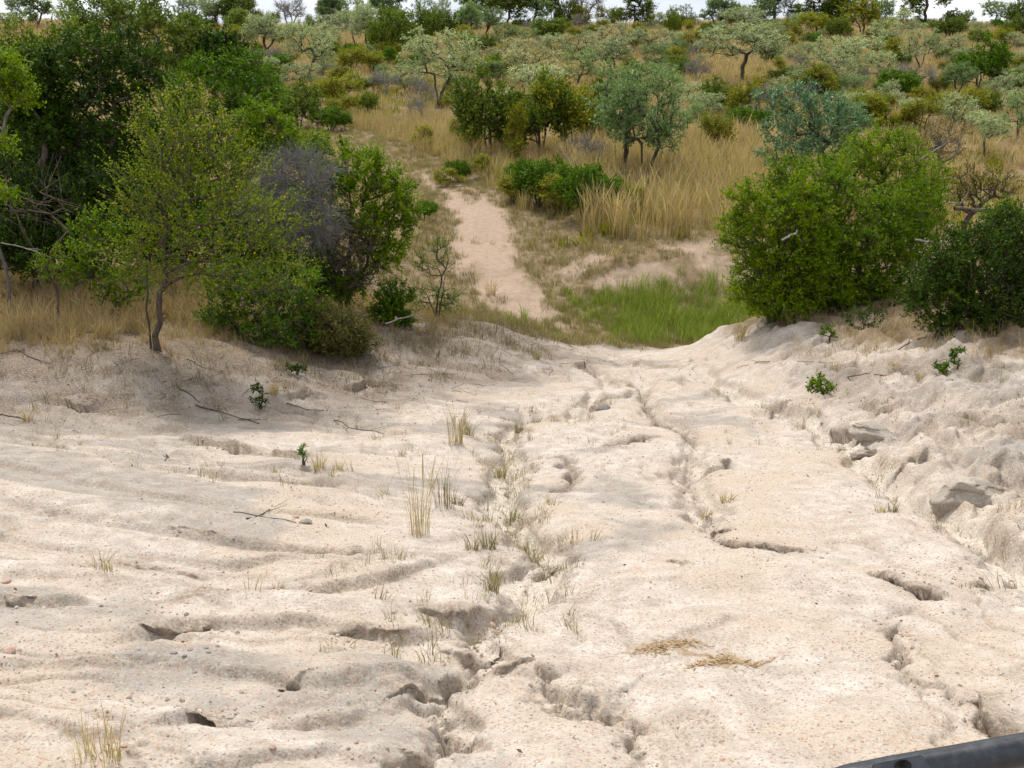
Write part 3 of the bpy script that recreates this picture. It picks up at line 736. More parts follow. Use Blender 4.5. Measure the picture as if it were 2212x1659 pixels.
def plant(seed, stems, lobes, clumps=70, twigs=8, tlen=.4, leaves=8, leaf=(.10, .05), up=.5, out=.7, rnd=.8, trunk_r=.08, tip_r=.008,
          twig_r=.004, twig_frac=.35, shell=.45, droop=0., wander=.14, sparse=0., gap=.42):
    """wood and foliage of one plant, base at the origin: (wood mesh, leaf mesh)"""
    rg = np.random.RandomState(seed)
    vol = np.array([l[3] * l[4] * l[5] for l in lobes]) ** .7
    pr = vol / vol.sum()
    pts = []
    tries = 0
    while len(pts) < clumps and tries < clumps * 12:
        tries += 1
        li = rg.choice(len(lobes), p=pr); lo = lobes[li]
        v = unit(rg.normal(size=3)); r = rg.uniform(0, 1) ** shell
        q = np.array(lo[:3]) + v * r * np.array(lo[3:6])
        if q[2] < .06:
            continue
        if pts and tries < clumps * 8 and min(np.sum((np.array(pts) - q) ** 2, 1)) < (tlen * gap) ** 2:
            continue
        pts.append(q)
    pts = np.array(pts)
    cen = np.array([l[:3] for l in lobes]).mean(0)
    lowest = min(l[2] - l[5] for l in lobes)
    # skeleton
    nodes = []; par = []
    for st in stems:
        prev = -1
        for i, p in enumerate(st):
            p = np.array(p, float)
            if prev >= 0:
                q0 = nodes[prev]
                for f in (.33, .67):
                    nodes.append(q0 + (p - q0) * f + rg.normal(size=3) * np.linalg.norm(p - q0) * .035); par.append(prev); prev = len(nodes) - 1
            nodes.append(p); par.append(prev); prev = len(nodes) - 1
    base_ids = [i for i, p in enumerate(par) if p < 0]
    top = np.mean([s[-1] for s in stems], 0)
    ends = []
    for qi in np.argsort(np.linalg.norm(pts - top, axis=1)):
        q = pts[qi]; NA = np.array(nodes)
        dz = NA[:, 2] - q[2]
        cost = np.linalg.norm(NA - q, axis=1) + 1.3 * np.maximum(0, dz) + .9 * np.maximum(0, .25 * top[2] - NA[:, 2])
        j = int(np.argmin(cost)); p = NA[j]; dist = np.linalg.norm(q - p)
        k = max(1, min(6, int(dist / (tlen * .6))))
        ctl = p + (q - p) * .5 + np.array([0, 0, .18 * dist]) + rg.normal(size=3) * wander * dist
        prev = j
        for i in range(1, k + 1):
            t = i / k
            w = (1 - t) ** 2 * p + 2 * t * (1 - t) * ctl + t * t * q
            if i < k:
                w = w + rg.normal(size=3) * .03 * dist
            nodes.append(w); par.append(prev); prev = len(nodes) - 1
        ends.append(prev)
    NA = np.array(nodes); n = len(NA)
    e = 2.3; load = np.zeros(n)
    for i in ends:
        load[i] += 1
    for i in range(n - 1, -1, -1):
        if load[i] == 0:
            load[i] = .5
        if par[i] >= 0:
            load[par[i]] += load[i]
    rad = load ** (1 / e)
    rmax = max(rad[i] for i in base_ids)
    rad = tip_r + (trunk_r - tip_r) * np.clip((rad - 1) / max(rmax - 1, 1e-6), 0, 1)
    idx = [i for i in range(n) if par[i] >= 0]
    pa = [par[i] for i in idx]
    flare = 1 + .5 * np.exp(-NA[:, 2] / .12)
    A = NA[pa]; B = NA[idx]
    ra = np.minimum(rad[pa], rad[idx] * 1.6) * flare[pa]; rb = rad[idx] * flare[idx]
    A = A.copy()
    gi = [k_ for k_, p_ in enumerate(pa) if par[p_] < 0]
    A[gi, 2] -= .12
    co, q = tubes(A, B, ra, rb, 6 if trunk_r > .05 else 5)
    # twigs
    m = len(pts)
    T0 = np.repeat(pts, twigs, 0) + rg.normal(size=(m * twigs, 3)) * tlen * .12
    o = unit(T0 - cen) * out + np.array([0, 0, up]) + rg.normal(size=(m * twigs, 3)) * rnd
    TD = unit(o); TL = tlen * rg.uniform(.55, 1.25, m * twigs)
    T1 = T0 + TD * TL[:, None] - np.array([0, 0, 1.]) * (droop * TL[:, None])
    nt = int(len(T0) * twig_frac)
    sel = rg.permutation(len(T0))[:nt]
    if nt:
        c2, q2 = tubes(T0[sel], T1[sel], np.full(nt, twig_r), np.full(nt, twig_r * .45), 3)
        q = np.concatenate([q, q2 + len(co)]); co = np.concatenate([co, c2])
    wood = mesh_fast('wood', co, q)
    wood.polygons.foreach_set('use_smooth', np.ones(len(wood.polygons), bool))
    if leaves <= 0:
        return wood, None
    keep = rg.uniform(size=len(T0)) >= sparse
    T0, TD, TL, T1 = T0[keep], TD[keep], TL[keep], T1[keep]
    ct = np.repeat(rg.uniform(-.16, .16, m), twigs)[keep]
    nT = len(T0)
    t = (np.arange(leaves)[None] + rg.uniform(0, 1, (nT, leaves))) / leaves
    t = .08 + .92 * t
    P = T0[:, None] + (T1 - T0)[:, None] * t[..., None] + rg.normal(size=(nT, leaves, 3)) * leaf[0] * .18
    P = P.reshape(-1, 3)
    TDr = np.repeat(TD, leaves, 0)
    rv = unit(rg.normal(size=P.shape))
    D = unit(TDr * .55 + rv * .85 + np.array([0, 0, .12 - droop]))
    outw = unit(P - cen)
    N = unit(outw * .45 + np.array([0, 0, .75]) + rg.normal(size=P.shape) * .55)
    L = leaf[0] * rg.uniform(.65, 1.25, len(P)); Wd = leaf[1] * rg.uniform(.7, 1.2, len(P))
    lc, lq = leaf_faces(P, D, N, L, Wd)
    lm = mesh_fast('leaves', lc, lq)
    tint = np.clip(rg.beta(2.2, 2.2, len(P)) + np.repeat(ct, leaves), 0, 1)
    tint = np.where(rg.uniform(size=len(P)) < .012, 1.0, np.minimum(tint, .97))
    set_tint(lm, np.repeat(tint, 4))
    return wood, lm

def tag(o, label, cat, group=None, kind=None):
    o['label'] = label; o['category'] = cat
    if group: o['group'] = group
    if kind: o['kind'] = kind
    return o

def link_mesh(name, me, mat=None, parent=None):
    o = bpy.data.objects.new(name, me)
    if mat is not None:
        if not me.materials:
            me.materials.append(mat)
        o.material_slots[0].link = 'OBJECT'
        o.material_slots[0].material = mat
    C.objects.link(o)
    if parent is not None:
        o.parent = parent
    return o

def thing(name, x, y, rz=0., s=(1, 1, 1), dz=0.):
    o = bpy.data.objects.new(name, None)
    o.empty_display_size = .2
    o.location = (x, y, float(H(x, y)[0]) + dz)
    o.rotation_euler = (0, 0, rz); o.scale = s
    C.objects.link(o)
    return o

def put(name, wl_, x, y, leafm, barkm, label, cat, group=None, rz=0., s=(1, 1, 1), dz=0.):
    t = thing(name, x, y, rz, s, dz)
    link_mesh('trunk', wl_[0], M[barkm], t)
    if wl_[1] is not None:
        link_mesh('crown', wl_[1], M[leafm], t)
    tag(t, label, cat, group)
    return t

def xy_at(px, py, y):
    """ground position at distance y under the photograph's column px (row py of the thing's middle)"""
    u, v = px * K, py * K
    du = (384 - v) / F_PX
    return (u - 512) / F_PX * y / (_cp + du * _sp), y

def hgt(py, x, y):
    """height above ground that shows at row py when it stands at x, y"""
    du = (384 - py * K) / F_PX
    return CAM_Z + y * (-_sp + du * _cp) / (_cp + du * _sp) - float(H(x, y)[0])

def wid(px_w, y):
    return px_w * K / F_PX * y * 1.0

# ------------------------------------------------------------------ the near plants, each grown for its place
def lobes_img(x, y, rows, depth=.8):
    """crown lobes from ovals in the photograph (cx, cy, half width, half height), for a plant standing at x, y -> metres about its base"""
    r = []
    rg = random.Random(int(abs(x * 131 + y * 17)))
    zg = float(H(x, y)[0])
    for (cx, cy, hw, hh) in rows:
        lx, _ = xy_at(cx, cy, y)
        zc = hgt(cy, x, y)
        w = wid(hw, y * 1.02); h = wid(hh, y * 1.02)
        r.append((lx - x, rg.uniform(-.25, .25) * w, zc, w, w * depth, h))
    return r

# young two-stemmed tree on the edge of the terrace
x, y = at(325, 748)
lob = lobes_img(x, y, [(400, 300, 110, 80), (330, 420, 90, 90), (470, 400, 120, 110), (540, 500, 100, 75), (400, 520, 110, 80), (290, 560, 60, 50), (590, 590, 60, 50), (470, 590, 90, 45)], .75)
young = plant(11, [[(0, 0, 0), (-.02, .03, .6), (.06, .04, 1.25), (.02, 0, 1.6)], [(.12, -.05, 0), (.2, -.05, .65), (.34, -.02, 1.15), (.42, 0, 1.9), (.36, 0, 2.4)]],
              lob, clumps=215, twigs=6, tlen=.44, leaves=17, leaf=(.042, .026), up=.55, out=.75, rnd=.5, trunk_r=.046, tip_r=.006, twig_r=.0045, twig_frac=.8, shell=.5, sparse=.06)
put('young_tree', young, x, y, 'spray', 'bark', 'slender two-stemmed young tree with feathery yellow-green shoots on the terrace edge', 'tree')
# tall leafy shoots standing out of its top
# bright green shrub behind the stems
x, y = xy_at(215, 640, 17.2)
w = plant(12, [[(0, 0, 0), (.05, 0, .3)], [(.1, .1, 0), (.2, .1, .35)]], lobes_img(x, y, [(225, 520, 70, 70), (200, 590, 60, 60), (255, 610, 60, 60)]), clumps=60, twigs=7, tlen=.3, leaves=12,
          leaf=(.055, .033), up=.7, out=.5, rnd=.5, trunk_r=.03, twig_frac=.5)
put('leafy_shrub', w, x, y, 'bright', 'bark', 'bright green leafy shrub just behind the two stems of the young tree', 'shrub')
x, y = xy_at(110, 600, 16.6)
w = plant(13, [[(0, 0, 0), (.03, 0, .2)]], lobes_img(x, y, [(105, 575, 36, 30), (140, 555, 30, 22)]), clumps=22, twigs=6, tlen=.2, leaves=10, leaf=(.04, .02), up=.6, trunk_r=.02, twig_frac=.5)
put('low_shrub', w, x, y, 'yellowgreen', 'bark', 'small yellow-green shrub in the dry grass at the foot of the dark thicket', 'shrub')

# the dark thicket behind
def big(seed, rows, px, pyc, y, leafm, name, label, leaf=(.075, .045), clumps=150, twigs=9, leaves=11, tlen=.42, barkm='bark', depth=.8, stems=None, tr=.06, base=None, **k):
    x, y = xy_at(px, pyc, y)
    lob = lobes_img(x, y, rows, depth)
    top = max(l[2] for l in lob)
    if stems is None:
        rg = random.Random(seed)
        stems = []
        for i in range(3):
            a = rg.uniform(0, 6.28); sp = .12 * top
            stems.append([(.12 * math.cos(a), .12 * math.sin(a), 0), (.12 * math.cos(a) + sp * .5 * math.cos(a), sp * .5 * math.sin(a), top * .25), (sp * 1.5 * math.cos(a), sp * 1.5 * math.sin(a), top * .5)])
    k.setdefault('gap', .85)
    w = plant(seed, stems, lob, clumps=clumps, twigs=twigs, tlen=tlen * .82, leaves=leaves + 2, leaf=leaf, trunk_r=tr, **k)
    return put(name, w, x, y, leafm, barkm, label, 'tree' if 'tree' in name else 'shrub')

big(21, [(210, 150, 110, 75), (160, 230, 110, 80), (250, 250, 90, 90), (290, 170, 70, 60), (200, 350, 110, 80), (120, 320, 70, 70), (180, 430, 130, 60), (300, 330, 60, 80)], 200, 400, 21.0, 'dark', 'evergreen_tree',
    'largest dark green tree of the thicket behind the young two-stemmed tree', clumps=260, twigs=10, leaves=12, out=.8, up=.3, tr=.09, gap=1.0)
big(22, [(120, 440, 110, 70), (230, 440, 90, 80), (40, 400, 60, 80), (160, 500, 120, 40), (300, 470, 70, 70), (60, 490, 80, 40), (360, 500, 60, 50)], 150, 520, 20.0, 'dark', 'thicket_shrub',
    'low shaded dark shrub under the largest dark tree of the thicket', clumps=230, twigs=9, leaves=10, twig_frac=.7, sparse=.1, barkm='bark_grey')
big(23, [(290, 60, 110, 55), (370, 90, 60, 60), (230, 40, 70, 45), (330, 130, 70, 40), (400, 60, 40, 40)], 325, 200, 29.0, 'thorn', 'evergreen_tree',
    'tall green tree rising above and behind the largest dark tree', clumps=120, leaf=(.09, .05), tlen=.5, out=.8, up=.35, gap=1.1, sparse=.1)
big(24, [(40, 110, 70, 50), (110, 130, 60, 55), (60, 190, 60, 50), (150, 90, 40, 40)], 70, 250, 27.0, 'thorn', 'evergreen_tree',
    'broad green tree at the upper left edge behind the thicket', clumps=90, leaf=(.085, .05), tlen=.5, gap=1.1)
big(25, [(15, 170, 45, 45), (30, 210, 40, 30), (5, 300, 22, 14), (12, 410, 22, 12)], 14, 400, 17.4, 'yellowgreen', 'thin_stemmed_tree',
    'thin pale-stemmed tree with yellow-green crown at the left picture edge', clumps=60, leaf=(.05, .03), tlen=.3, barkm='bark_grey', tr=.03,
    stems=[[(-.25, 0, 0), (-.22, 0, 1.0), (-.28, 0, 2.0), (-.1, 0, 3.2)]])
big(26, [(80, 180, 60, 50), (60, 240, 50, 40), (110, 270, 40, 40)], 80, 300, 20.3, 'dark', 'thicket_shrub',
    'dark green bushy tree squeezed between the largest dark tree and the pale thin stem', clumps=80)
big(27, [(440, 200, 90, 60), (520, 180, 80, 50), (380, 240, 60, 70), (560, 230, 60, 50), (480, 270, 80, 50), (440, 340, 110, 60), (560, 320, 70, 60), (420, 420, 90, 60), (520, 420, 80, 60)], 470, 300, 25.0, 'green', 'evergreen_tree',
    'mid-green spreading tree behind the crown of the young tree', clumps=230, leaf=(.08, .045), tlen=.42, gap=1.0)
big(28, [(470, 130, 60, 45), (430, 110, 40, 40), (510, 150, 40, 30)], 465, 190, 36.0, 'dark', 'evergreen_tree',
    'dark green tree at the slope foot above the mid-green spreading tree', clumps=80, leaf=(.12, .07), tlen=.5)
big(29, [(560, 260, 55, 35), (600, 285, 45, 30), (630, 320, 60, 35), (560, 320, 50, 40)], 590, 350, 21.5, 'bright', 'leafy_shrub',
    'bright green shrub peeping over the grey dead brush', clumps=80, leaf=(.06, .035), tlen=.3)
big(30, [(765, 370, 70, 45), (830, 420, 60, 45), (720, 400, 60, 50), (860, 460, 35, 40), (790, 480, 60, 40), (700, 470, 60, 60), (820, 540, 50, 40), (700, 560, 50, 40), (700, 340, 50, 30), (860, 500, 25, 22), (740, 600, 60, 40), (690, 620, 50, 30)], 745, 560, 20.8, 'bright', 'leafy_bush',
    'rounded bright green bush with bare dark stems beside the track bend', clumps=250, twigs=9, leaves=12, leaf=(.06, .038), tlen=.32, barkm='bark', tr=.045, shell=.45,
    stems=[[(0, 0, 0), (-.05, 0, .25), (-.3, .1, .9), (-.25, .1, 1.5)], [(.02, 0, 0), (.05, .02, .3), (.45, -.1, .9), (.5, 0, 1.5)], [(0, .05, 0), (.05, .1, .7), (.1, .2, 1.6)]])
# lower growth that closes the thicket
big(35, [(40, 480, 70, 50), (120, 470, 70, 55), (200, 480, 70, 50)], 120, 560, 23.0, 'dark', 'thicket_shrub', 'dense dark shrub low in the thicket left of the young tree', clumps=120, leaf=(.08, .05))
big(40, [(30, 540, 60, 45), (100, 545, 60, 40), (170, 560, 50, 35)], 90, 580, 19.2, 'dark', 'thicket_shrub', 'low dark shrub at the front of the thicket by the left picture edge', clumps=90, leaf=(.06, .038))
big(36, [(330, 470, 90, 70), (420, 480, 90, 70), (380, 540, 90, 40)], 370, 580, 22.6, 'dark', 'thicket_shrub', 'dense dark shrub low in the thicket directly behind the young tree', clumps=140, leaf=(.08, .05))
big(37, [(520, 500, 80, 70), (600, 480, 80, 80), (560, 560, 80, 50)], 560, 600, 21.8, 'green', 'thicket_shrub', 'leafy green shrub behind the grey dead brush', clumps=140, leaf=(.07, .045))
big(38, [(660, 560, 60, 60), (690, 610, 60, 40), (620, 600, 60, 50)], 655, 650, 20.6, 'green', 'thicket_shrub', 'shaded green shrub under the grey dead brush', clumps=90, leaf=(.06, .038))
big(39, [(120, 330, 120, 90), (260, 350, 100, 90), (40, 260, 80, 80)], 150, 450, 25.0, 'dark', 'evergreen_tree', 'dark tree filling the heart of the thicket', clumps=200, leaf=(.10, .06))
# grey dead brush: fine bare twigs
def brush(seed, rows, px, pyc, y, label, mat='deaddark', clumps=60, twigs=22, tlen=.45, twig_r=.004, droop=.25, depth=.7, name='dead_brush', tr=.04, up=.2, cat='dead shrub'):
    x, y = xy_at(px, pyc, y)
    lob = lobes_img(x, y, rows, depth)
    top = max(l[2] for l in lob)
    w = plant(seed, [[(0, 0, 0), (.1, 0, top * .3), (.05, 0, top * .55)], [(-.06, 0, 0), (-.2, .05, top * .35), (-.15, 0, top * .5)]], lob, clumps=clumps, twigs=twigs, tlen=tlen, leaves=0, twig_r=twig_r,
              twig_frac=1., droop=droop, trunk_r=tr, tip_r=.008, up=up, out=.6, rnd=.7)
    t = thing(name, x, y)
    link_mesh('twigs', w[0], M[mat], t)
    return tag(t, label, cat)
brush(41, [(640, 380, 80, 50), (680, 360, 40, 30), (620, 440, 80, 60), (670, 470, 60, 50)], 640, 560, 19.4, 'tangled grey dead brush mounded beside the bright green bush', clumps=110, twigs=26, tlen=.42)
brush(42, [(760, 520, 60, 50), (730, 570, 50, 50), (800, 560, 50, 40), (760, 600, 50, 30)], 745, 640, 20.5, 'dark bare twigs tangled under the bright green bush', mat='deadbrown', clumps=70, twigs=16, tlen=.35, droop=-.1)
brush(43, [(100, 440, 90, 40), (50, 470, 50, 40), (150, 480, 60, 30)], 100, 530, 18.4, 'bare grey fallen branches in the dark gap under the thicket', mat='deadbrown', clumps=14, twigs=4, tlen=.6, twig_r=.006, droop=.1, tr=.02)

big(31, [(560, 640, 70, 60), (620, 690, 65, 60), (500, 620, 60, 50), (640, 620, 50, 40), (570, 720, 60, 40), (640, 740, 50, 40), (480, 690, 50, 40)], 590, 740, 17.2, 'green', 'leafy_shrub',
    'low green shrub with splayed grey stems on the bank below the bright bush', clumps=190, twigs=7, leaves=12, leaf=(.052, .032), tlen=.28, tr=.022, sparse=.15, twig_frac=.6, barkm='bark_grey',
    stems=[[(0, 0, 0), (.1, 0, .25), (.3, .1, .5)], [(-.05, 0, 0), (-.2, .1, .3), (-.35, .1, .55)], [(0, 0, 0), (-.1, -.1, .4), (.0, -.1, .7)]])
big(32, [(850, 645, 42, 35), (840, 690, 48, 35), (870, 700, 25, 22), (840, 715, 45, 20)], 848, 715, 20.0, 'green', 'leafy_shrub', 'small dark-leaved green shrub with a bleached stick against it at the bank foot', clumps=80, twigs=7, leaves=12, leaf=(.045, .03), tlen=.2, tr=.014)
x, y = xy_at(945, 690, 21.6)
w = plant(33, [[(0, 0, 0), (.0, 0, .35), (.1, 0, .8), (.25, 0, 1.3)], [(.03, 0, 0), (.1, 0, .5), (.2, .02, 1.0)], [(-.03, 0, 0), (-.15, 0, .4)]],
          lobes_img(x, y, [(935, 640, 50, 35), (960, 660, 30, 25), (925, 580, 25, 25), (945, 545, 22, 25), (955, 570, 18, 20), (970, 525, 18, 10)]), clumps=52, twigs=4, tlen=.26, leaves=12,
          leaf=(.036, .022), up=.6, out=.7, rnd=.35, trunk_r=.02, twig_frac=1., shell=.8)
put('arching_shrub', w, x, y, 'green', 'bark', 'wispy shrub with leafy arching shoots at the edge of the pink track', 'shrub')
big(34, [(725, 715, 75, 45), (760, 745, 50, 35), (690, 690, 40, 35), (730, 760, 80, 25)], 725, 765, 17.6, 'dull', 'grassy_bush', 'matted olive-brown bush on the bank between the green shrubs', clumps=170, twigs=10, leaves=11, leaf=(.06, .016), tlen=.25, tr=.012, up=.3)

# right of the track
big(51, [(1640, 500, 80, 80), (1700, 560, 70, 60), (1620, 440, 45, 40), (1660, 590, 70, 40), (1690, 640, 95, 45), (1620, 620, 45, 40), (1740, 540, 80, 90), (1760, 620, 90, 50), (1720, 450, 60, 60)], 1680, 640, 19.8, 'yellowgreen', 'round_bush',
    'dense yellow-green rounded bush lobe hanging over the pale bank', clumps=290, twigs=10, leaves=13, leaf=(.06, .026), tlen=.30, shell=.45, up=.4, tr=.05)
big(52, [(1760, 430, 110, 80), (1860, 500, 120, 90), (1790, 560, 110, 70), (1930, 560, 100, 60), (1700, 390, 50, 40), (1960, 480, 80, 80), (1800, 630, 120, 40), (1930, 620, 110, 45)], 1820, 650, 20.6, 'bright', 'round_bush',
    'big dark-hearted green bush spreading behind the yellow-green rounded lobe', clumps=330, twigs=10, leaves=12, leaf=(.065, .034), tlen=.36, shell=.45, tr=.06)
big(53, [(1900, 350, 90, 60), (1980, 410, 70, 60), (1850, 370, 60, 50), (1990, 470, 60, 60), (1930, 310, 50, 30)], 1920, 560, 22.4, 'yellowgreen', 'crowned_shrub_tree',
    'yellow-green crown rising above the big dark-hearted bush', clumps=170, twigs=9, leaves=11, leaf=(.06, .026), tlen=.36, shell=.4)
big(54, [(1740, 230, 70, 40), (1690, 270, 50, 40), (1810, 265, 70, 45), (1720, 320, 70, 40), (1800, 310, 60, 35), (1680, 215, 40, 22)], 1760, 420, 33.5, 'blue', 'bluegreen_tree',
    'blue-green tree with glossy drooping leaves above the big bush', clumps=105, twigs=7, leaves=8, leaf=(.14, .05), tlen=.42, droop=.12, tr=.07, gap=1.2)
big(55, [(2110, 560, 90, 60), (2180, 520, 60, 60), (2060, 620, 80, 50), (2160, 660, 90, 60), (2040, 700, 50, 30), (2230, 600, 60, 90), (2120, 710, 120, 35), (2000, 640, 40, 40)], 2130, 700, 16.6, 'dark', 'sprawling_bush',
    'sprawling dark green bush on the bank at the right picture edge', clumps=300, twigs=10, leaves=12, leaf=(.05, .03), tlen=.32, shell=.5, tr=.04, sparse=.05, twig_frac=.6)
big(56, [(2010, 330, 55, 40), (2050, 300, 40, 35), (2000, 380, 40, 30)], 2020, 430, 27.5, 'brown', 'thorny_shrub', 'brownish thorny shrub with bleached dead branches beside the yellow-green crown', clumps=70, twigs=8, leaves=8, leaf=(.05, .025), tlen=.4, sparse=.25, twig_frac=.7, barkm='bark_grey')
big(57, [(2110, 400, 50, 35), (2090, 430, 40, 25), (2160, 410, 40, 25)], 2110, 460, 24.5, 'brown', 'thorny_shrub', 'low rust-tinged shrub in straw grass above the dark fallen log', clumps=60, twigs=7, leaves=8, leaf=(.05, .028), tlen=.32, sparse=.3)
big(58, [(2190, 520, 40, 50), (2160, 470, 30, 25)], 2195, 590, 21.0, 'green', 'thicket_shrub', 'green shrub rising behind the sprawling bush at the picture edge', clumps=50, leaf=(.055, .03), tlen=.3)
for i, (px, py, hw, hh, d, leafm, lab) in enumerate([
        (1775, 835, 30, 24, None, 'green', 'small glossy green seedling shrub on the bare right slope'),
        (2035, 795, 20, 18, None, 'green', 'tiny bright green seedling near the top of the right slope'),
        (2068, 772, 14, 22, None, 'green', 'narrow green sprig just above the tiny bright seedling'),
        (1860, 690, 50, 26, None, 'dark', 'low dark green shrub in dry grass in front of the big bush'),
        (1790, 715, 26, 20, None, 'green', 'small green shrub on the slope below the big bush'),
        (560, 850, 20, 30, None, 'dark', 'thin green sapling on the grey bank below the young tree'),
        (655, 985, 9, 28, None, 'greygreen', 'single leafy green sprig growing from the bare rilled slope'),
        (640, 800, 22, 14, None, 'dark', 'creeping green plant at the foot of the bank shrubs')]):
    x, y = at(px, py + hh)
    w = plant(60 + i, [[(0, 0, 0), (.01, 0, wid(hh, y) * .6)], [(.01, 0, 0), (.05, .02, wid(hh, y) * .7)]], lobes_img(x, y, [(px, py, hw, hh)]), clumps=4 if hw < 13 else (9 if hw < 30 else 24), twigs=4, tlen=wid(min(hw, hh), y) * .55, leaves=8,
              leaf=(.05, .022) if hw < 60 else (.045, .025), up=.7, trunk_r=.01, tip_r=.004, twig_r=.003, twig_frac=.8)
    put('seedling_shrub', w, x, y, leafm, 'bark', lab, 'shrub')

# ------------------------------------------------------------------ trees and shrubs of the far slope: a few of each kind grown, then copied one by one
def umbrella(seed, h=4.0, w=3.8, n=7, low=.48, flat=.16, stems=3):
    rg = random.Random(seed); L = []
    for i in range(n):
        a = rg.uniform(0, 6.28); r = w * .36 * math.sqrt(rg.uniform(.02, 1))
        zz = h * (rg.uniform(low + .12, .86) if r > w * .18 else rg.uniform(.72, .9))
        L.append((r * math.cos(a), r * math.sin(a), zz, w * rg.uniform(.17, .27), w * rg.uniform(.17, .27), h * rg.uniform(flat * .7, flat * 1.1)))
    S = []
    for i in range(stems):
        a = rg.uniform(0, 6.28); sp = w * rg.uniform(.04, .10)
        S.append([(.05 * math.cos(a), .05 * math.sin(a), 0), (sp * .5 * math.cos(a), sp * .5 * math.sin(a), h * .22), (sp * 2 * math.cos(a + .3), sp * 2 * math.sin(a + .3), h * rg.uniform(.42, .55))])
    return S, L
def dome(seed, h=3.0, w=3.0, n=8, low=.18):
    rg = random.Random(seed); L = []
    for i in range(n):
        a = rg.uniform(0, 6.28); r = w * .32 * math.sqrt(rg.uniform(.02, 1))
        L.append((r * math.cos(a), r * math.sin(a), h * rg.uniform(low + .1, .8 - .25 * r / (w * .32)), w * rg.uniform(.17, .26), w * rg.uniform(.17, .26), h * rg.uniform(.13, .22)))
    S = [[(.08 * k, .05 * (k % 2), 0), (.12 * w * (k - 1), .1 * (k % 2), h * .25), (.2 * w * (k - 1), .15, h * .45)] for k in range(3)]
    return S, L

PROTO = {'S': [], 'T': [], 'D': [], 'O': [], 'B': [], 'N': []}
for k in range(5):
    S, L = umbrella(300 + k, 4.0, 3.9, 10, .26 - .03 * k, .19, 2 + k % 2)
    PROTO['S'].append((plant(300 + k, S, L, clumps=125, twigs=8, tlen=.36, leaves=8, leaf=(.13, .06), gap=.9, sparse=.12, up=.45, out=.7, trunk_r=.075, tip_r=.014, twig_frac=.12, twig_r=.008, shell=.5), 4.05, 3.9))
for k in range(4):
    S, L = umbrella(310 + k, 4.4, 3.9, 11, .38, .17, 1 + (k % 3 > 0))
    PROTO['T'].append((plant(310 + k, S, L, clumps=125, twigs=9, tlen=.36, leaves=8, leaf=(.13, .06), gap=.9, sparse=.1, up=.45, out=.7, trunk_r=.09, tip_r=.014, twig_frac=.12, twig_r=.008, shell=.55), 4.4, 3.9))
for k in range(4):
    S, L = dome(320 + k, 3.0, 3.0, 9, .12 + .06 * (k % 3))
    PROTO['D'].append((plant(320 + k, S, L, clumps=110, twigs=9, tlen=.33, leaves=9, leaf=(.12, .065), gap=.8, up=.3, out=.8, trunk_r=.06, tip_r=.012, twig_frac=.1, twig_r=.008, shell=.42), 3.0, 3.0))
for k in range(4):
    S, L = dome(340 + k, 2.6, 1.9, 7, .15)
    PROTO['O'].append((plant(340 + k, S, L, clumps=60, twigs=9, tlen=.36, leaves=8, leaf=(.10, .045), up=.8, out=.5, trunk_r=.035, tip_r=.01, twig_frac=.2, twig_r=.007, shell=.55, sparse=.12), 2.7, 1.95))
for k in range(4):
    S, L = umbrella(360 + k, 5.0, 3.6, 10, .24, .2, 1 + k % 2)
    PROTO['B'].append((plant(360 + k, S, L, clumps=115, twigs=9, tlen=.42, leaves=8, leaf=(.18, .095), gap=.8, up=.4, out=.7, trunk_r=.10, tip_r=.02, twig_frac=.1, twig_r=.01, shell=.45), 5.05, 3.6))
for k in range(3):
    S, L = umbrella(380 + k, 3.6, 3.0, 8, .2, .22, 3)
    PROTO['N'].append((plant(380 + k, S, L, clumps=70, twigs=11, tlen=.55, leaves=2, leaf=(.09, .04), up=.8, out=.6, rnd=.5, trunk_r=.06, tip_r=.014, twig_frac=1., twig_r=.009, shell=.7, sparse=.5), 3.7, 3.0))

for _k in PROTO:                       # true size of each crown
    for _i, (_m, _a, _b) in enumerate(PROTO[_k]):
        _v = np.zeros(len(_m[1].vertices) * 3); _m[1].vertices.foreach_get('co', _v); _v = _v.reshape(-1, 3)
        _w = np.percentile(np.hypot(_v[:, 0] - _v[:, 0].mean(), _v[:, 1] - _v[:, 1].mean()), 93) * 2
        PROTO[_k][_i] = (_m, float(np.percentile(_v[:, 2], 98)), float(_w))

KINDS = {  # kind -> mesh set, leaf material, bark, object name, words, category
    'S': ('S', 'silver', 'bark', 'silver_leaved_tree', 'pale silver-green tree', 'tree'),
    'T': ('T', 'silver', 'bark', 'silver_leaved_tree', 'clear-stemmed silver-green tree', 'tree'),
    'H': ('T', 'greygreen', 'bark', 'spreading_tree', 'clear-stemmed grey-green tree', 'tree'),
    'P': ('S', 'silverdry', 'bark', 'silver_leaved_tree', 'bleached cream-leaved tree', 'tree'),
    'G': ('S', 'greygreen', 'bark', 'spreading_tree', 'grey-green spreading tree', 'tree'),
    'D': ('D', 'thorn', 'bark', 'dark_thorn_bush', 'dark green thorn bush', 'bush'),
    'F': ('D', 'green', 'bark', 'green_bush', 'fresh green bush', 'bush'),
    'O': ('O', 'olive', 'bark', 'olive_shrub', 'olive-yellow shrub', 'shrub'),
    'B': ('B', 'thorn', 'bark', 'tall_dark_tree', 'tall dark-crowned tree', 'tree'),
    'C': ('B', 'greygreen', 'bark', 'tall_dark_tree', 'tall grey-green tree', 'tree'),
    'N': ('N', 'brown', 'dead', 'bare_twiggy_tree', 'bare grey twiggy tree', 'tree'),
}
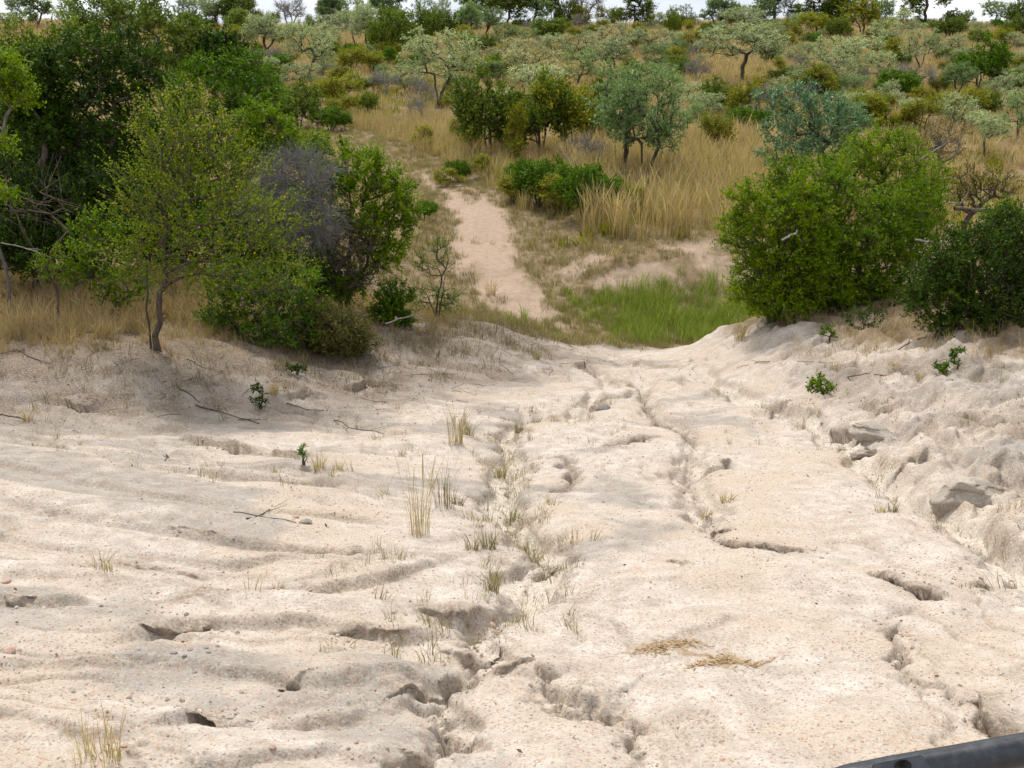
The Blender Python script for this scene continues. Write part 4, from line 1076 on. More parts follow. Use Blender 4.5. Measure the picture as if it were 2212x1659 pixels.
# centre column, base row, top row, width, kind; in three enlarged thirds of the photograph's top
HA = [(100, 150, -10, 150, 'G'), (240, 130, -20, 150, 'C'), (30, 210, 90, 130, 'S'), (1320, 145, 5, 180, 'T'), (1160, 120, 0, 140, 'G'), (1470, 130, -50, 220, 'D'), (1240, 210, 90, 190, 'F'), (1490, 250, 80, 210, 'D'),
      (1690, 355, 120, 260, 'T'), (1530, 340, 240, 170, 'O'), (1840, 210, 0, 190, 'N'), (2100, 120, -10, 140, 'C'), (2060, 200, 115, 190, 'S'), (2080, 300, 190, 180, 'S'), (1955, 530, 175, 270, 'T'), (1700, 500, 420, 180, 'S'),
      (1390, 410, 260, 290, 'F'), (1620, 570, 440, 280, 'D'), (1200, 520, 340, 240, 'F'), (1900, 820, 560, 270, 'D'), (2100, 650, 540, 190, 'F'), (1680, 790, 610, 280, 'F'), (1780, 300, 200, 100, 'O'), (2000, 640, 560, 130, 'O'),
      (820, 130, 10, 170, 'S'), (640, 120, -10, 150, 'G'), (950, 170, 40, 150, 'F'), (1060, 240, 130, 140, 'O'), (1600, 230, 130, 120, 'G'), (420, 120, -20, 160, 'S'), (1850, 420, 330, 90, 'O'), (2150, 450, 360, 110, 'O'), (2060, 470, 390, 90, 'N'), (2100, 830, 690, 210, 'F'), (1770, 710, 550, 250, 'D'), (2150, 770, 640, 170, 'O'), (1500, 620, 470, 260, 'F')]
HB_ = [(20, 140, -30, 110, 'C'), (115, 140, 0, 120, 'H'), (250, 110, -20, 140, 'S'), (400, 130, -60, 210, 'C'), (620, 100, -10, 130, 'G'), (740, 140, 0, 130, 'S'), (950, 120, -50, 180, 'B'), (1135, 165, -10, 190, 'B'), (1300, 165, -30, 210, 'C'),
       (1430, 110, -30, 80, 'B'), (1510, 125, 25, 100, 'D'), (1640, 110, -50, 190, 'N'), (1610, 165, 75, 200, 'O'), (1780, 150, 55, 140, 'O'), (1940, 200, -40, 200, 'B'), (2180, 245, 80, 110, 'D'),
       (40, 240, 105, 160, 'S'), (180, 335, 85, 180, 'T'), (258, 370, 55, 180, 'T'), (415, 395, 90, 240, 'D'), (610, 300, 80, 170, 'D'), (770, 250, 85, 200, 'D'), (900, 255, 40, 120, 'C'), (1000, 245, 55, 190, 'H'), (1110, 310, 160, 140, 'G'),
       (1000, 345, 235, 140, 'D'), (1400, 275, 130, 200, 'D'), (1240, 305, 215, 160, 'G'), (1200, 400, 305, 190, 'P'), (1010, 450, 315, 170, 'P'), (1450, 360, 255, 180, 'S'), (705, 690, 235, 390, 'T'), (1340, 560, 325, 340, 'P'), (1320, 740, 440, 350, 'S'),
       (1580, 560, 330, 220, 'G'), (1600, 380, 250, 210, 'S'), (1800, 350, 215, 240, 'P'), (1815, 490, 285, 250, 'T'), (2080, 370, 195, 240, 'S'), (2090, 480, 295, 170, 'G'), (485, 490, 365, 100, 'O'), (550, 490, 325, 140, 'D'), (150, 480, 420, 160, 'O'),
       (240, 585, 485, 110, 'S'), (310, 550, 475, 90, 'F'), (1210, 465, 375, 120, 'D'), (2110, 600, 420, 210, 'G'), (255, 735, 600, 130, 'D'), (610, 790, 510, 170, 'N'), (765, 700, 615, 90, 'O'), (1015, 1000, 520, 400, 'D'), (1180, 1065, 690, 160, 'O'),
       (1350, 1010, 540, 330, 'D'), (1520, 1000, 530, 310, 'O'), (1700, 950, 550, 240, 'D'), (1890, 1180, 465, 540, 'H'), (2010, 1240, 520, 380, 'H'), (1650, 1150, 890, 260, 'N'), (830, 1145, 1025, 140, 'F'), (1330, 1310, 1040, 320, 'F'),
       (1640, 1390, 1080, 320, 'F'), (1480, 1350, 1130, 240, 'O'), (620, 1390, 1295, 130, 'F'), (920, 960, 790, 160, 'O'), (880, 480, 380, 130, 'G'), (1860, 1390, 1180, 180, 'O'), (340, 480, 420, 80, 'N'), (80, 700, 560, 260, 'O'), (840, 600, 470, 180, 'G'), (1180, 1290, 1130, 180, 'O'), (1250, 1200, 1040, 200, 'F'), (1450, 1240, 1050, 230, 'O'), (1750, 1340, 1140, 210, 'F'), (780, 1180, 1080, 160, 'O'), (1000, 1130, 1010, 150, 'O'), (1950, 1360, 1190, 160, 'O'), (900, 900, 750, 190, 'O'), (1110, 970, 790, 160, 'O'), (600, 940, 840, 150, 'O')]
HC_ = [(230, 135, -10, 150, 'C'), (330, 110, 25, 100, 'D'), (430, 125, 45, 160, 'S'), (600, 170, -40, 240, 'C'), (680, 125, 0, 120, 'N'), (850, 120, -40, 220, 'B'), (1010, 170, 20, 150, 'D'), (1100, 150, -10, 200, 'B'), (1165, 120, 0, 110, 'N'), (1240, 125, 15, 90, 'C'),
       (1310, 145, 15, 130, 'H'), (1570, 125, -30, 250, 'B'), (1760, 140, 70, 110, 'D'), (1995, 145, 25, 180, 'H'), (2160, 200, -10, 130, 'D'), (30, 130, 45, 130, 'G'), (200, 245, 150, 110, 'D'), (120, 365, 205, 160, 'O'), (390, 250, 115, 240, 'S'),
       (560, 260, 175, 170, 'S'), (780, 225, 95, 150, 'G'), (870, 245, 125, 160, 'O'), (1010, 265, 130, 130, 'D'), (1180, 250, 135, 240, 'O'), (1410, 230, 75, 200, 'S'), (1300, 280, 185, 190, 'S'), (390, 545, 230, 460, 'T'), (605, 425, 260, 120, 'D'),
       (800, 405, 280, 120, 'S'), (1010, 540, 255, 360, 'S'), (1270, 565, 345, 220, 'S'), (1530, 470, 210, 190, 'T'), (1400, 420, 275, 170, 'O'), (1710, 260, 125, 160, 'D'), (1740, 370, 245, 180, 'S'), (1770, 625, 415, 170, 'H'), (1790, 450, 320, 160, 'S'),
       (1890, 600, 285, 250, 'F'), (2060, 545, 455, 130, 'F'), (2120, 260, 115, 120, 'D'), (2150, 330, 215, 140, 'S'), (2160, 450, 335, 120, 'S'), (1440, 575, 470, 120, 'F'), (1330, 665, 520, 140, 'S'), (880, 600, 465, 330, 'S'), (1010, 640, 500, 110, 'G'),
       (1490, 810, 640, 210, 'T'), (1220, 690, 595, 150, 'S'), (1920, 755, 590, 170, 'D'), (1935, 1010, 735, 240, 'T'), (1330, 830, 745, 100, 'F'), (240, 740, 520, 200, 'D'), (440, 800, 515, 250, 'O'), (250, 1025, 745, 180, 'O'), (90, 720, 535, 220, 'S'),
       (2140, 900, 610, 170, 'G'), (1640, 720, 640, 140, 'O'), (1560, 700, 560, 120, 'O'), (1900, 420, 330, 110, 'S'), (1620, 330, 250, 130, 'O'), (2000, 380, 300, 120, 'G'), (720, 320, 240, 110, 'O'), (660, 480, 410, 110, 'O'), (1650, 560, 480, 100, 'O'), (700, 620, 540, 150, 'O')]
HILL = [(x0, r) for x0, rows in ((0, HA), (900, HB_), (1866, HC_)) for r in rows]
placed = []
rgh = random.Random(77)
for x0, (zx, zb, zt, zw, kd) in HILL:
    px = (x0 + zx * .434) * .7855; pb = zb * .3409; pt = zt * .3409; pw = zw * .3409
    gx, gy = at(px, pb)
    placed.append([px, pb, pt, pw, kd, gx, gy])
# low shrubs between them, where the slope is not bare
for k in range(4000):
    if len(placed) >= len(HILL) + 165:
        break
    px = rgh.uniform(420, 2212); pb = rgh.uniform(40, 290 if px > 1500 else 210)
    h = 15 + (pb - 30) * .15 * rgh.uniform(.7, 1.6)
    if any(abs(px - q[0]) < (q[3] * .4 + 6) and q[2] + 6 < pb < q[1] + 5 for q in placed):
        continue
    gx, gy = at(px, pb)
    if float(masks(np.array([gx]), np.array([gy]))[1][0]) > .2:
        continue
    placed.append([px, pb, pb - h, h * rgh.uniform(.9, 1.5), rgh.choice('OOOOSSGDFN'), gx, gy])
ORD = ['first', 'second', 'third', 'fourth', 'fifth', 'sixth', 'seventh', 'eighth', 'ninth', 'tenth', 'eleventh', 'twelfth', 'thirteenth', 'fourteenth', 'fifteenth',
       'sixteenth', 'seventeenth', 'eighteenth', 'nineteenth', 'twentieth', 'twenty-first', 'twenty-second', 'twenty-third', 'twenty-fourth', 'twenty-fifth', 'twenty-sixth', 'twenty-seventh', 'twenty-eighth', 'twenty-ninth', 'thirtieth'] + ['thirty-' + w for w in ('first', 'second', 'third', 'fourth', 'fifth', 'sixth', 'seventh', 'eighth', 'ninth')] + ['fortieth'] + ['forty-' + w for w in ('first', 'second', 'third', 'fourth', 'fifth', 'sixth', 'seventh', 'eighth', 'ninth')]
BANDS = [(48, 'along the skyline'), (100, 'on the top of the far slope'), (165, 'on the upper far slope'), (250, 'half way down the far slope'), (9999, 'at the foot of the far slope')]
def band(pb):
    return next(b for lim, b in BANDS if pb <= lim)
placed.sort(key=lambda q: q[0])
seen_lab = {}
for q in placed:
    seen_lab.setdefault((q[4], band(q[1])), []).append(q)
for q in placed:
    px, pb, pt, pw, kd, gx, gy = q
    ms, lm, bm, nm, words, cat = KINDS[kd]
    proto, ph, pw0 = PROTO[ms][rgh.randrange(len(PROTO[ms]))]
    h = max(hgt(pt, gx, gy), .6) * 1.08; w_ = wid(pw, gy) * 1.18
    sz = h / ph; sw = w_ / pw0
    sz = min(max(sz, sw * .62), sw * 2.2)
    row = seen_lab[(kd, band(pb))]
    if len(row) == 1:
        lab = 'only %s %s' % (words, band(pb))
    else:
        lab = '%s %s from the left %s' % (ORD[row.index(q)], words, band(pb))
    put(nm, proto, gx, gy, lm, bm, lab, cat, cat + ('s' if cat != 'bush' else 'es') + ' scattered over the far grassy slope', rgh.uniform(0, 6.28), (sw, sw, sz), -.02)

# ------------------------------------------------------------------ grass
def tuft(seed, blades, h, spread, width, bend=.35, segs=3, heads=0., lean=0.):
    """one tuft of curved tapering blades, some with a feathery head"""
    rg = np.random.RandomState(seed)
    a = rg.uniform(0, 2 * math.pi, blades); r = spread * np.sqrt(rg.uniform(0, 1, blades)) * .45
    P = np.stack([r * np.cos(a), r * np.sin(a), np.full(blades, -.04)], 1)
    az = a + rg.normal(size=blades) * .9
    hh = h * rg.uniform(.55, 1.1, blades); bd = bend * rg.uniform(.2, 1.4, blades)
    dirh = np.stack([np.cos(az), np.sin(az), np.zeros(blades)], 1)
    sd = np.stack([-np.sin(az + rg.normal(size=blades) * .8), np.cos(az + rg.normal(size=blades) * .8), np.zeros(blades)], 1)
    co = []; t_ = np.linspace(0, 1, segs + 1)
    wv = width * rg.uniform(.7, 1.3, blades)
    hd = rg.uniform(size=blades) < heads
    for t in t_:
        wt = wv * (1 - t) ** .7 + wv * .12
        wt = np.where(hd, np.where(t > .7, wv * 1.5 * (1.15 - t) / .3, wv * .45), wt)
        c = P + dirh * (bd * hh * t ** 2 + lean * t)[:, None] + np.stack([0 * hh, 0 * hh, hh * (t - .22 * bd * t ** 3)], 1)
        co.append(c - sd * wt[:, None] * .5); co.append(c + sd * wt[:, None] * .5)
    V = np.stack(co, 1).reshape(-1, 3)
    nv = 2 * (segs + 1)
    b = (np.arange(blades) * nv)[:, None]
    q = np.concatenate([np.stack([b[:, 0] + 2 * s, b[:, 0] + 2 * s + 1, b[:, 0] + 2 * s + 3, b[:, 0] + 2 * s + 2], 1) for s in range(segs)])
    me = mesh_fast('tuft', V, q)
    set_tint(me, np.repeat(rg.beta(2, 2, blades), nv))
    return me

def scatter(name, pts, scl, protos, mat, label, cat, tilt=.12, seed=1, tilts=None):
    """uncountable small growth: one object whose points carry tufts"""
    rg = np.random.RandomState(seed)
    n = len(pts)
    me = bpy.data.meshes.new(name)
    me.vertices.add(n); me.vertices.foreach_set('co', np.asarray(pts, np.float32).ravel())
    rot = np.stack([rg.normal(size=n) * tilt, rg.normal(size=n) * tilt, rg.uniform(0, 6.28, n)], 1)
    a = me.attributes.new('rot', 'FLOAT_VECTOR', 'POINT'); a.data.foreach_set('vector', rot.astype(np.float32).ravel())
    a = me.attributes.new('scl', 'FLOAT', 'POINT'); a.data.foreach_set('value', np.asarray(scl, np.float32))
    a = me.attributes.new('pick', 'INT', 'POINT'); a.data.foreach_set('value', rg.randint(0, len(protos), n).astype(np.int32))
    o = bpy.data.objects.new(name, me); C.objects.link(o)
    col = bpy.data.collections.new(name + '_source')
    for i, pm in enumerate(protos):
        pm.materials.clear(); pm.materials.append(mat)
        po = bpy.data.objects.new('%s_source_%d' % (name, i), pm); col.objects.link(po)
    ng = bpy.data.node_groups.new(name, 'GeometryNodeTree')
    ng.interface.new_socket('Geometry', in_out='INPUT', socket_type='NodeSocketGeometry')
    ng.interface.new_socket('Geometry', in_out='OUTPUT', socket_type='NodeSocketGeometry')
    N, Lk = ng.nodes, ng.links
    gi = N.new('NodeGroupInput'); go = N.new('NodeGroupOutput'); ip = N.new('GeometryNodeInstanceOnPoints'); ci = N.new('GeometryNodeCollectionInfo')
    ci.inputs['Collection'].default_value = col; ci.inputs['Separate Children'].default_value = True; ci.inputs['Reset Children'].default_value = True
    def attr(nm, ty):
        z = N.new('GeometryNodeInputNamedAttribute'); z.data_type = ty; z.inputs['Name'].default_value = nm
        return next(s for s in z.outputs if s.name == 'Attribute' and s.enabled)
    Lk.new(gi.outputs[0], ip.inputs['Points']); Lk.new(ci.outputs[0], ip.inputs['Instance'])
    ip.inputs['Pick Instance'].default_value = True
    Lk.new(attr('pick', 'INT'), ip.inputs['Instance Index'])
    er = N.new('FunctionNodeEulerToRotation'); Lk.new(attr('rot', 'FLOAT_VECTOR'), er.inputs[0]); Lk.new(er.outputs[0], ip.inputs['Rotation'])
    Lk.new(attr('scl', 'FLOAT'), ip.inputs['Scale'])
    Lk.new(ip.outputs[0], go.inputs[0])
    md = o.modifiers.new('scatter', 'NODES'); md.node_group = ng
    return tag(o, label, cat, kind='stuff')

rs = np.random.RandomState(5)
def sample(n, y0, y1, tmax=.62, power=1.0, pad=1.0):
    """places spread over the ground between two distances, evenly by area at power 1"""
    y = (y0 ** (1 + power) + rs.uniform(0, 1, n) * (y1 ** (1 + power) - y0 ** (1 + power))) ** (1 / (1 + power))
    x = rs.uniform(-1, 1, n) * (tmax * y + pad)
    return x, y
def with_z(x, y, dz=0.):
    return np.stack([x, y, H(x, y) + dz], 1)

# dry grass of the slope
x, y = sample(52000, 29, 175, .60, .75, 2)
sand, pink, grey = masks(x, y)
dens = .5 + .5 * sst(-.5, .3, fbm(x * .07, y * .05, 3, 61))
gold_zone = sst(1.8, 3.5, x) * sst(29, 31, y) * (1 - sst(44, 52, y)) * (1 - sst(11, 14, x))
keep = (rs.uniform(size=len(x)) < dens) & (pink < .25) & (rs.uniform(size=len(x)) > gold_zone)
track_d = np.abs(seg_dist(x, y, TRACK_FAR)[0])
keep &= (track_d > 1.5)
xs, ys = x[keep], y[keep]
sc_ = rs.uniform(.65, 1.25, len(xs)) * np.interp(ys, [29, 45, 80, 170], [.55, .8, 1.0, 1.1]) * (.75 + .35 * sst(1.5, 6, track_d[keep]))
scatter('hill_grass', with_z(xs, ys), sc_, [tuft(500 + i, 26, .72, .55, .022, .45, 3, .25) for i in range(4)], M['straw'], 'tawny dry grass covering the far slope', 'grass', .15, 2)
# low olive herbs among it
x, y = sample(26000, 31, 175, .60, .8, 2)
m_ = masks(x, y)
k_ = (rs.uniform(size=len(x)) < .15 + .8 * sst(-.1, .4, fbm(x * .09, y * .06, 3, 62))) & (m_[1] < .2) & (np.abs(seg_dist(x, y, TRACK_FAR)[0]) > 2.2)
scatter('slope_herbs', with_z(x[k_], y[k_]), rs.uniform(.5, 1.2, k_.sum()), [tuft(510 + i, 26, .55, .8, .045, .6, 2) for i in range(3)], M['olive'], 'low olive-green herbs among the dry grass of the far slope', 'herbs', .2, 12)
# tall golden stand right of the track
x, y = sample(16000, 29, 54, .6, 1., 1)
gz = sst(1.5, 3.2, x - .02 * (y - 30)) * sst(30.2, 31.5, y - .1 * (x - 3)) * (1 - sst(46, 54, y)) * (1 - sst(11.5, 14, x))
gz *= .45 + .55 * sst(-.25, .3, fbm(x * .22, y * .18, 3, 63))
k_ = (rs.uniform(size=len(x)) < gz) & (masks(x, y)[1] < .3)
scatter('tall_grass', with_z(x[k_], y[k_]), rs.uniform(.65, 1.2, k_.sum()), [tuft(520 + i, 22, 1.35, .5, .014, .28, 4, .35) for i in range(4)], M['gold'], 'tall golden grass standing right of the track beyond the stream', 'grass', .10, 3)
# tall straw left of the track bend
x, y = sample(9000, 36, 62, .5, 1., 1)
dd = seg_dist(x, y, TRACK_FAR)[0]
k_ = (np.abs(dd) > 1.4) & (np.abs(dd) < 7.5) & (x < 2) & (rs.uniform(size=len(x)) < .8) & (dd < 0)
scatter('roadside_grass', with_z(x[k_], y[k_]), rs.uniform(.6, 1.1, k_.sum()), [tuft(530 + i, 24, .95, .5, .016, .3, 3, .3) for i in range(3)], M['gold'], 'straw-coloured grass along the outer side of the track bend', 'grass', .1, 4)
# short verge grass by the crossing and between the wheel ruts
x, y = sample(42000, 21.5, 60, .5, .5, 1)
sand, pink, grey = masks(x, y)
d_, t_, _, _ = seg_dist(x, y, TRACK_FAR)
v = 2.2 * (1 - sst(2.2, 5.5, np.abs(d_))) * (1 - pink * 1.05) * (1 - sand) + .35 * sst(22.6, 23.4, y) * sst(28.5, 27, y) * (x > .5) * (x < 9) + .9 * sst(27.5, 29, y) * sst(34, 31, y) * (1 - pink) * (x > .5) * (x < 9)
v *= .35 + .65 * sst(-.3, .3, fbm(x * .6, y * .5, 2, 65))
k_ = rs.uniform(size=len(x)) < v
scatter('verge_grass', with_z(x[k_], y[k_]), rs.uniform(.4, 1.0, k_.sum()), [tuft(540 + i, 22, .32, .32, .010, .6, 3) for i in range(4)], M['verge'], 'short olive-tan grass along the track edges and between the ruts', 'grass', .2, 5)
# green grass in the damp stream bed
x, y = sample(16000, 22.5, 29.5, .45, 1., 0)
sb = sst(23.0, 24.6, y + .4 * noise(x, y, 66)) * (1 - sst(26.9, 28.6, y - .12 * (x - 3))) * sst(1.2, 2.7, x - .35 * (25 - y) + .4 * noise(x * .8, y * .8, 67)) * (1 - sst(9, 11, x))
sb = np.maximum(sb, .15 * sst(.4, .8, sst(23, 23.6, y) * sst(24.6, 24, y)) * sst(-.8, .2, x))
sb *= .35 + .65 * sst(-.3, .2, fbm(x * .9, y * .9, 2, 71))
k_ = (rs.uniform(size=len(x)) < sb * .6)
scatter('stream_grass', with_z(x[k_], y[k_]), rs.uniform(.5, 1.15, k_.sum()) * (.7 + .4 * sst(1.5, 4, x[k_])), [tuft(550 + i, 24, .48, .35, .011, .4, 3) for i in range(4)], M['reed'], 'fresh green grass filling the damp stream bed', 'grass', .15, 6)
# dry grass on the left terrace
x, y = sample(26000, 13, 26, .62, 1., 0)
lb = poly_sd(x, y, LEFT_BANK)
v = sst(-.5, .5, lb + .5 * noise(x * .8, y * .8, 68)) * (.4 + .6 * sst(-.3, .3, fbm(x * .5, y * .5, 2, 69)))
k_ = (rs.uniform(size=len(x)) < v * .7)
xs, ys = x[k_], y[k_]
scatter('terrace_grass', with_z(xs, ys), rs.uniform(.5, 1.15, len(xs)) * (.55 + .45 * sst(0, 1.5, poly_sd(xs, ys, LEFT_BANK))) * (.55 + .45 * sst(-4, -6.5, xs)), [tuft(560 + i, 26, .62, .4, .009, .55, 3, .2) for i in range(4)], M['russet'], 'matted tawny grass on the left terrace under the trees', 'grass', .25, 7)
# grass under the bushes on the right bank
x, y = sample(16000, 11, 24, .62, 1., 0)
v = sst(4.6, 6.0, x + .02 * (y - 15)) * sst(14.5, 17, y + .6 * (x - 6)) * (.3 + .7 * sst(-.2, .3, fbm(x * .6, y * .6, 2, 70)))
k_ = (rs.uniform(size=len(x)) < v * .32) & (y < 23.2)
scatter('bank_grass', with_z(x[k_], y[k_]), rs.uniform(.35, .95, k_.sum()), [tuft(570 + i, 22, .4, .35, .007, .6, 3, .1) for i in range(3)], M['russet'], 'sparse dry grass on the right bank below the bushes', 'grass', .25, 8)

# ------------------------------------------------------------------ tufts one can count on the bare ground
TUFTS = [  # column, foot row, height in rows, kind, words
    (985, 965, 105, 'gold', 'tall straw-coloured tuft leaning over the middle gully, farthest of the gully tufts'),
    (1010, 945, 60, 'verge', 'short dry tuft right behind the tall straw tuft'),
    (960, 1090, 115, 'tuftgrey', 'stiff dark-based tuft with upright grey stalks on a clod left of the gully'),
    (990, 1080, 45, 'tuftgrey', 'squat dark tuft touching the stiff grey-stalked one'),
    (905, 1150, 190, 'gold', 'thin tuft with very tall single stalks left of the gully'),
    (1105, 1075, 55, 'verge', 'pale splayed tuft on the gully rim'),
    (1055, 1180, 70, 'verge', 'greenish tuft in the middle of the gully'),
    (1020, 1185, 50, 'verge', 'small greenish tuft left of the mid-gully tuft'),
    (1150, 1185, 75, 'verge', 'grey-green tuft beside the dark gully hole'),
    (1180, 1205, 55, 'tuftgrey', 'wiry grey tuft at the edge of the dark gully hole'),
    (1060, 1270, 70, 'verge', 'sparse thin tuft below the gully hole'),
    (1080, 1000, 55, 'verge', 'short tuft in the gully throat below the tall straw tuft'),
    (1160, 905, 35, 'verge', 'low tuft lining the upper gully bend'),
    (1120, 915, 40, 'tuftgrey', 'low brownish tuft left of the upper gully bend'),
    (1570, 1075, 34, 'gold', 'flat golden tuft at the middle crack of the track'),
    (1530, 1085, 26, 'gold', 'small golden tuft just left of the flat one'),
    (1932, 1098, 34, 'tuftgrey', 'dense round brown tuft below the ditch on the right'),
    (1905, 1095, 28, 'gold', 'thin straw tuft against the round brown one'),
    (1815, 955, 22, 'tuftgrey', 'dark wiry tuft on the lip of the ditch'),
    (2165, 800, 26, 'tuftgrey', 'grey cushion tuft high on the right slope'),
    (1985, 820, 26, 'gold', 'yellowish tuft half way up the right slope'),
    (1930, 815, 20, 'russet', 'small rusty tuft left of the yellowish one on the right slope'),
    (690, 1020, 50, 'gold', 'thin straw tuft beside the single leafy sprig'),
    (730, 1025, 30, 'gold', 'short straw tuft right of the leafy sprig'),
    (60, 905, 36, 'gold', 'small straw tuft by the hole near the left picture edge'),
    (590, 845, 40, 'gold', 'drooping straw tuft on the grey bank'),
    (345, 745, 60, 'russet', 'bushy rusty grass clump at the foot of the two-stemmed tree'),
    (215, 1665, 150, 'gold', 'single straw stalk tuft at the bottom left corner'),
    (235, 1668, 40, 'verge', 'short green-tinged tuft at the bottom left corner'),
    (1060, 640, 46, 'gold', 'straw tuft standing in the pink track at the crossing'),
    (1135, 690, 42, 'reed', 'dark green rush clump at the crossing'),
    (1100, 690, 26, 'reed', 'low green clump left of the rush clump'),
    (1160, 780, 26, 'verge', 'domed pale tuft at the head of the bare ground'),
    (1660, 680, 95, 'gold', 'tall straw stalks rising beside the rounded bush'),
    (1600, 730, 60, 'gold', 'thin straw stalks on the nose of the right bank'),
    (440, 1275, 26, 'verge', 'short pale tuft in the long shallow rill'),
    (600, 1270, 26, 'verge', 'pale tuft further right along the long shallow rill'),
]
for i, (px, py, hpx, mt, lab) in enumerate(TUFTS):
    x, y = at(px, min(py, 1655))
    hh = wid(hpx, y) * 1.05
    big_ = hpx > 90
    me = tuft(600 + i, 60 if not big_ else 54, hh, max(.12, hh * .5) if not big_ else .20, .0028 + .00026 * y, .6 if not big_ else .28, 5, .2 if big_ else .05)
    o = link_mesh('grass_tuft', me, M[mt])
    o.location = (x, y, float(H(x, y)[0]) + .01)
    o.rotation_euler = (0, 0, i * 1.7)
    tag(o, lab, 'grass tuft', 'grass tufts on the bare ground')

# thin dry stubble too small to count
x, y = sample(15000, 3.5, 23, .55, .6, 0)
d1 = np.min([np.abs(seg_dist(x, y, _gp[i][0])[0]) for i in (0, 3, 5, 8, 9, 15, 16)], 0)
v = 1.0 * np.exp(-(d1 / .30) ** 2) * sst(.05, .35, fbm(x * .8, y * .8, 2, 81) + .25) + 1.3 * np.exp(-(np.abs(seg_dist(x, y, _gp[0][0])[0]) / .38) ** 2) + .9 * sst(4.4, 5.4, x) * sst(.0, .35, fbm(x * .9, y * .9, 2, 82)) + .06 * sst(9, 15, y)
k_ = rs.uniform(size=len(x)) < v * .36
k_ &= poly_sd(x, y, SAND_NEAR) > -.3
scatter('dry_stubble', with_z(x[k_], y[k_]), rs.uniform(.4, 1.1, k_.sum()), [tuft(700 + i, 14, .16, .16, .005, .5, 3) for i in range(4)], M['verge'], 'sparse dry stubble along the rills and right bank', 'stubble', .25, 9)
x, y = sample(16000, 12, 24, .62, 1., 0)
lb = poly_sd(x, y, LEFT_BANK)
v = sst(-2.2, -.6, lb) * (1 - sst(.1, .9, lb)) * (.25 + .75 * sst(-.2, .3, fbm(x * .9, y * .9, 2, 83))) * (.35 + .65 * sst(-5.5, -3.5, x))
k_ = rs.uniform(size=len(x)) < v * 1.2
scatter('bank_stubble', with_z(x[k_], y[k_]), rs.uniform(.5, 1.2, k_.sum()), [tuft(710 + i, 16, .24, .25, .006, .7, 3) for i in range(3)], M['tuftgrey'], 'dry brown stubble on the face of the left bank', 'stubble', .3, 10)

# ------------------------------------------------------------------ stones, gravel, litter
def stone_mesh(seed, sub=1, flat=.6, rough=.28):
    import bmesh
    bm = bmesh.new(); bmesh.ops.create_icosphere(bm, subdivisions=sub, radius=1.)
    rg = random.Random(seed); ph = [rg.uniform(0, 6) for _ in range(6)]
    for v in bm.verts:
        p = v.co
        k = 1 + rough * (math.sin(2.1 * p.x + ph[0]) * math.sin(1.7 * p.y + ph[1]) + .6 * math.sin(3.3 * p.z + ph[2] + p.x) + .35 * math.sin(5 * p.y + ph[3]))
        v.co = Vector((p.x * k, p.y * k * rg.uniform(.93, 1.05), p.z * k * flat))
    me = bpy.data.meshes.new('stone'); bm.to_mesh(me); bm.free()
    return me
def stone_material(name, stops):
    m, n, l = mat_new(name)
    out = n.new('ShaderNodeOutputMaterial'); bs = n.new('ShaderNodeBsdfPrincipled'); oi = n.new('ShaderNodeObjectInfo')
    tc = n.new('ShaderNodeTexCoord'); t = tex(n, l, tc.outputs['Object'], 3.5, 4, .65)
    c = mixc(n, l, .35, ramp(n, l, oi.outputs['Random'], stops), ramp(n, l, t.outputs['Fac'], [(.3, (.15, .12, .10)), (.7, (.7, .62, .52))]))
    l.new(c, bs.inputs['Base Color']); bs.inputs['Roughness'].default_value = .9
    l.new(bs.outputs['BSDF'], out.inputs['Surface'])
    return m
M['gravel'] = stone_material('gravel', [(.0, (.20, .10, .055)), (.30, (.36, .20, .12)), (.5, (.48, .36, .26)), (.75, (.62, .54, .44)), (.93, (.12, .10, .085)), (1., (.60, .54, .47))])
M['stone'] = stone_material('rust_stone', [(.0, (.26, .13, .075)), (.5, (.36, .20, .12)), (1., (.45, .30, .20))])
M['clod'] = stone_material('grey_clod', [(.0, (.10, .09, .082)), (1., (.19, .17, .155))])
x, y = sample(7500, 2.6, 15, .56, .25, .3)
pk = .25 + .75 * sst(-.1, .45, fbm(x * 1.1, y * 1.1, 2, 84))
k_ = rs.uniform(size=len(x)) < pk
xs, ys = x[k_], y[k_]
sz = .0022 + .0075 * rs.beta(1.1, 6.5, len(xs)) + .0006 * ys
scatter('gravel', with_z(xs, ys, .001), sz, [stone_mesh(800 + i, 1, .7) for i in range(4)], M['gravel'], 'fine rusty and pale gravel grains strewn over the bare ground', 'gravel', .4, 11)
# crumbled earth below the ledges and along the gullies
_cx, _cy = [], []
for _pts, *_r in [(p, s) for p, _a, _b, _c, s in _lp] + [(p, 0) for p, _a, _b in _gp[:8]]:
    for _p, _q in zip(_pts[:-1], _pts[1:]):
        _n = int(max(4, math.hypot(_q[0] - _p[0], _q[1] - _p[1]) * 13))
        _t = rs.uniform(0, 1, _n)
        _cx.append(_p[0] + (_q[0] - _p[0]) * _t + rs.normal(size=_n) * .09); _cy.append(_p[1] + (_q[1] - _p[1]) * _t - .05 + rs.normal(size=_n) * .09)
_cx, _cy = np.concatenate(_cx), np.concatenate(_cy)
M['crumb'] = stone_material('crumbled_earth', [(.0, (.20, .13, .09)), (.4, (.36, .27, .20)), (.8, (.46, .38, .30)), (1., (.16, .13, .11))])
scatter('crumbled_earth', with_z(_cx, _cy, .001), .006 + .022 * rs.beta(1.2, 5, len(_cx)), [stone_mesh(810 + i, 1, .75) for i in range(4)], M['crumb'], 'crumbled earth and bits of crust below the ledges and in the gullies', 'rubble', .5, 14)
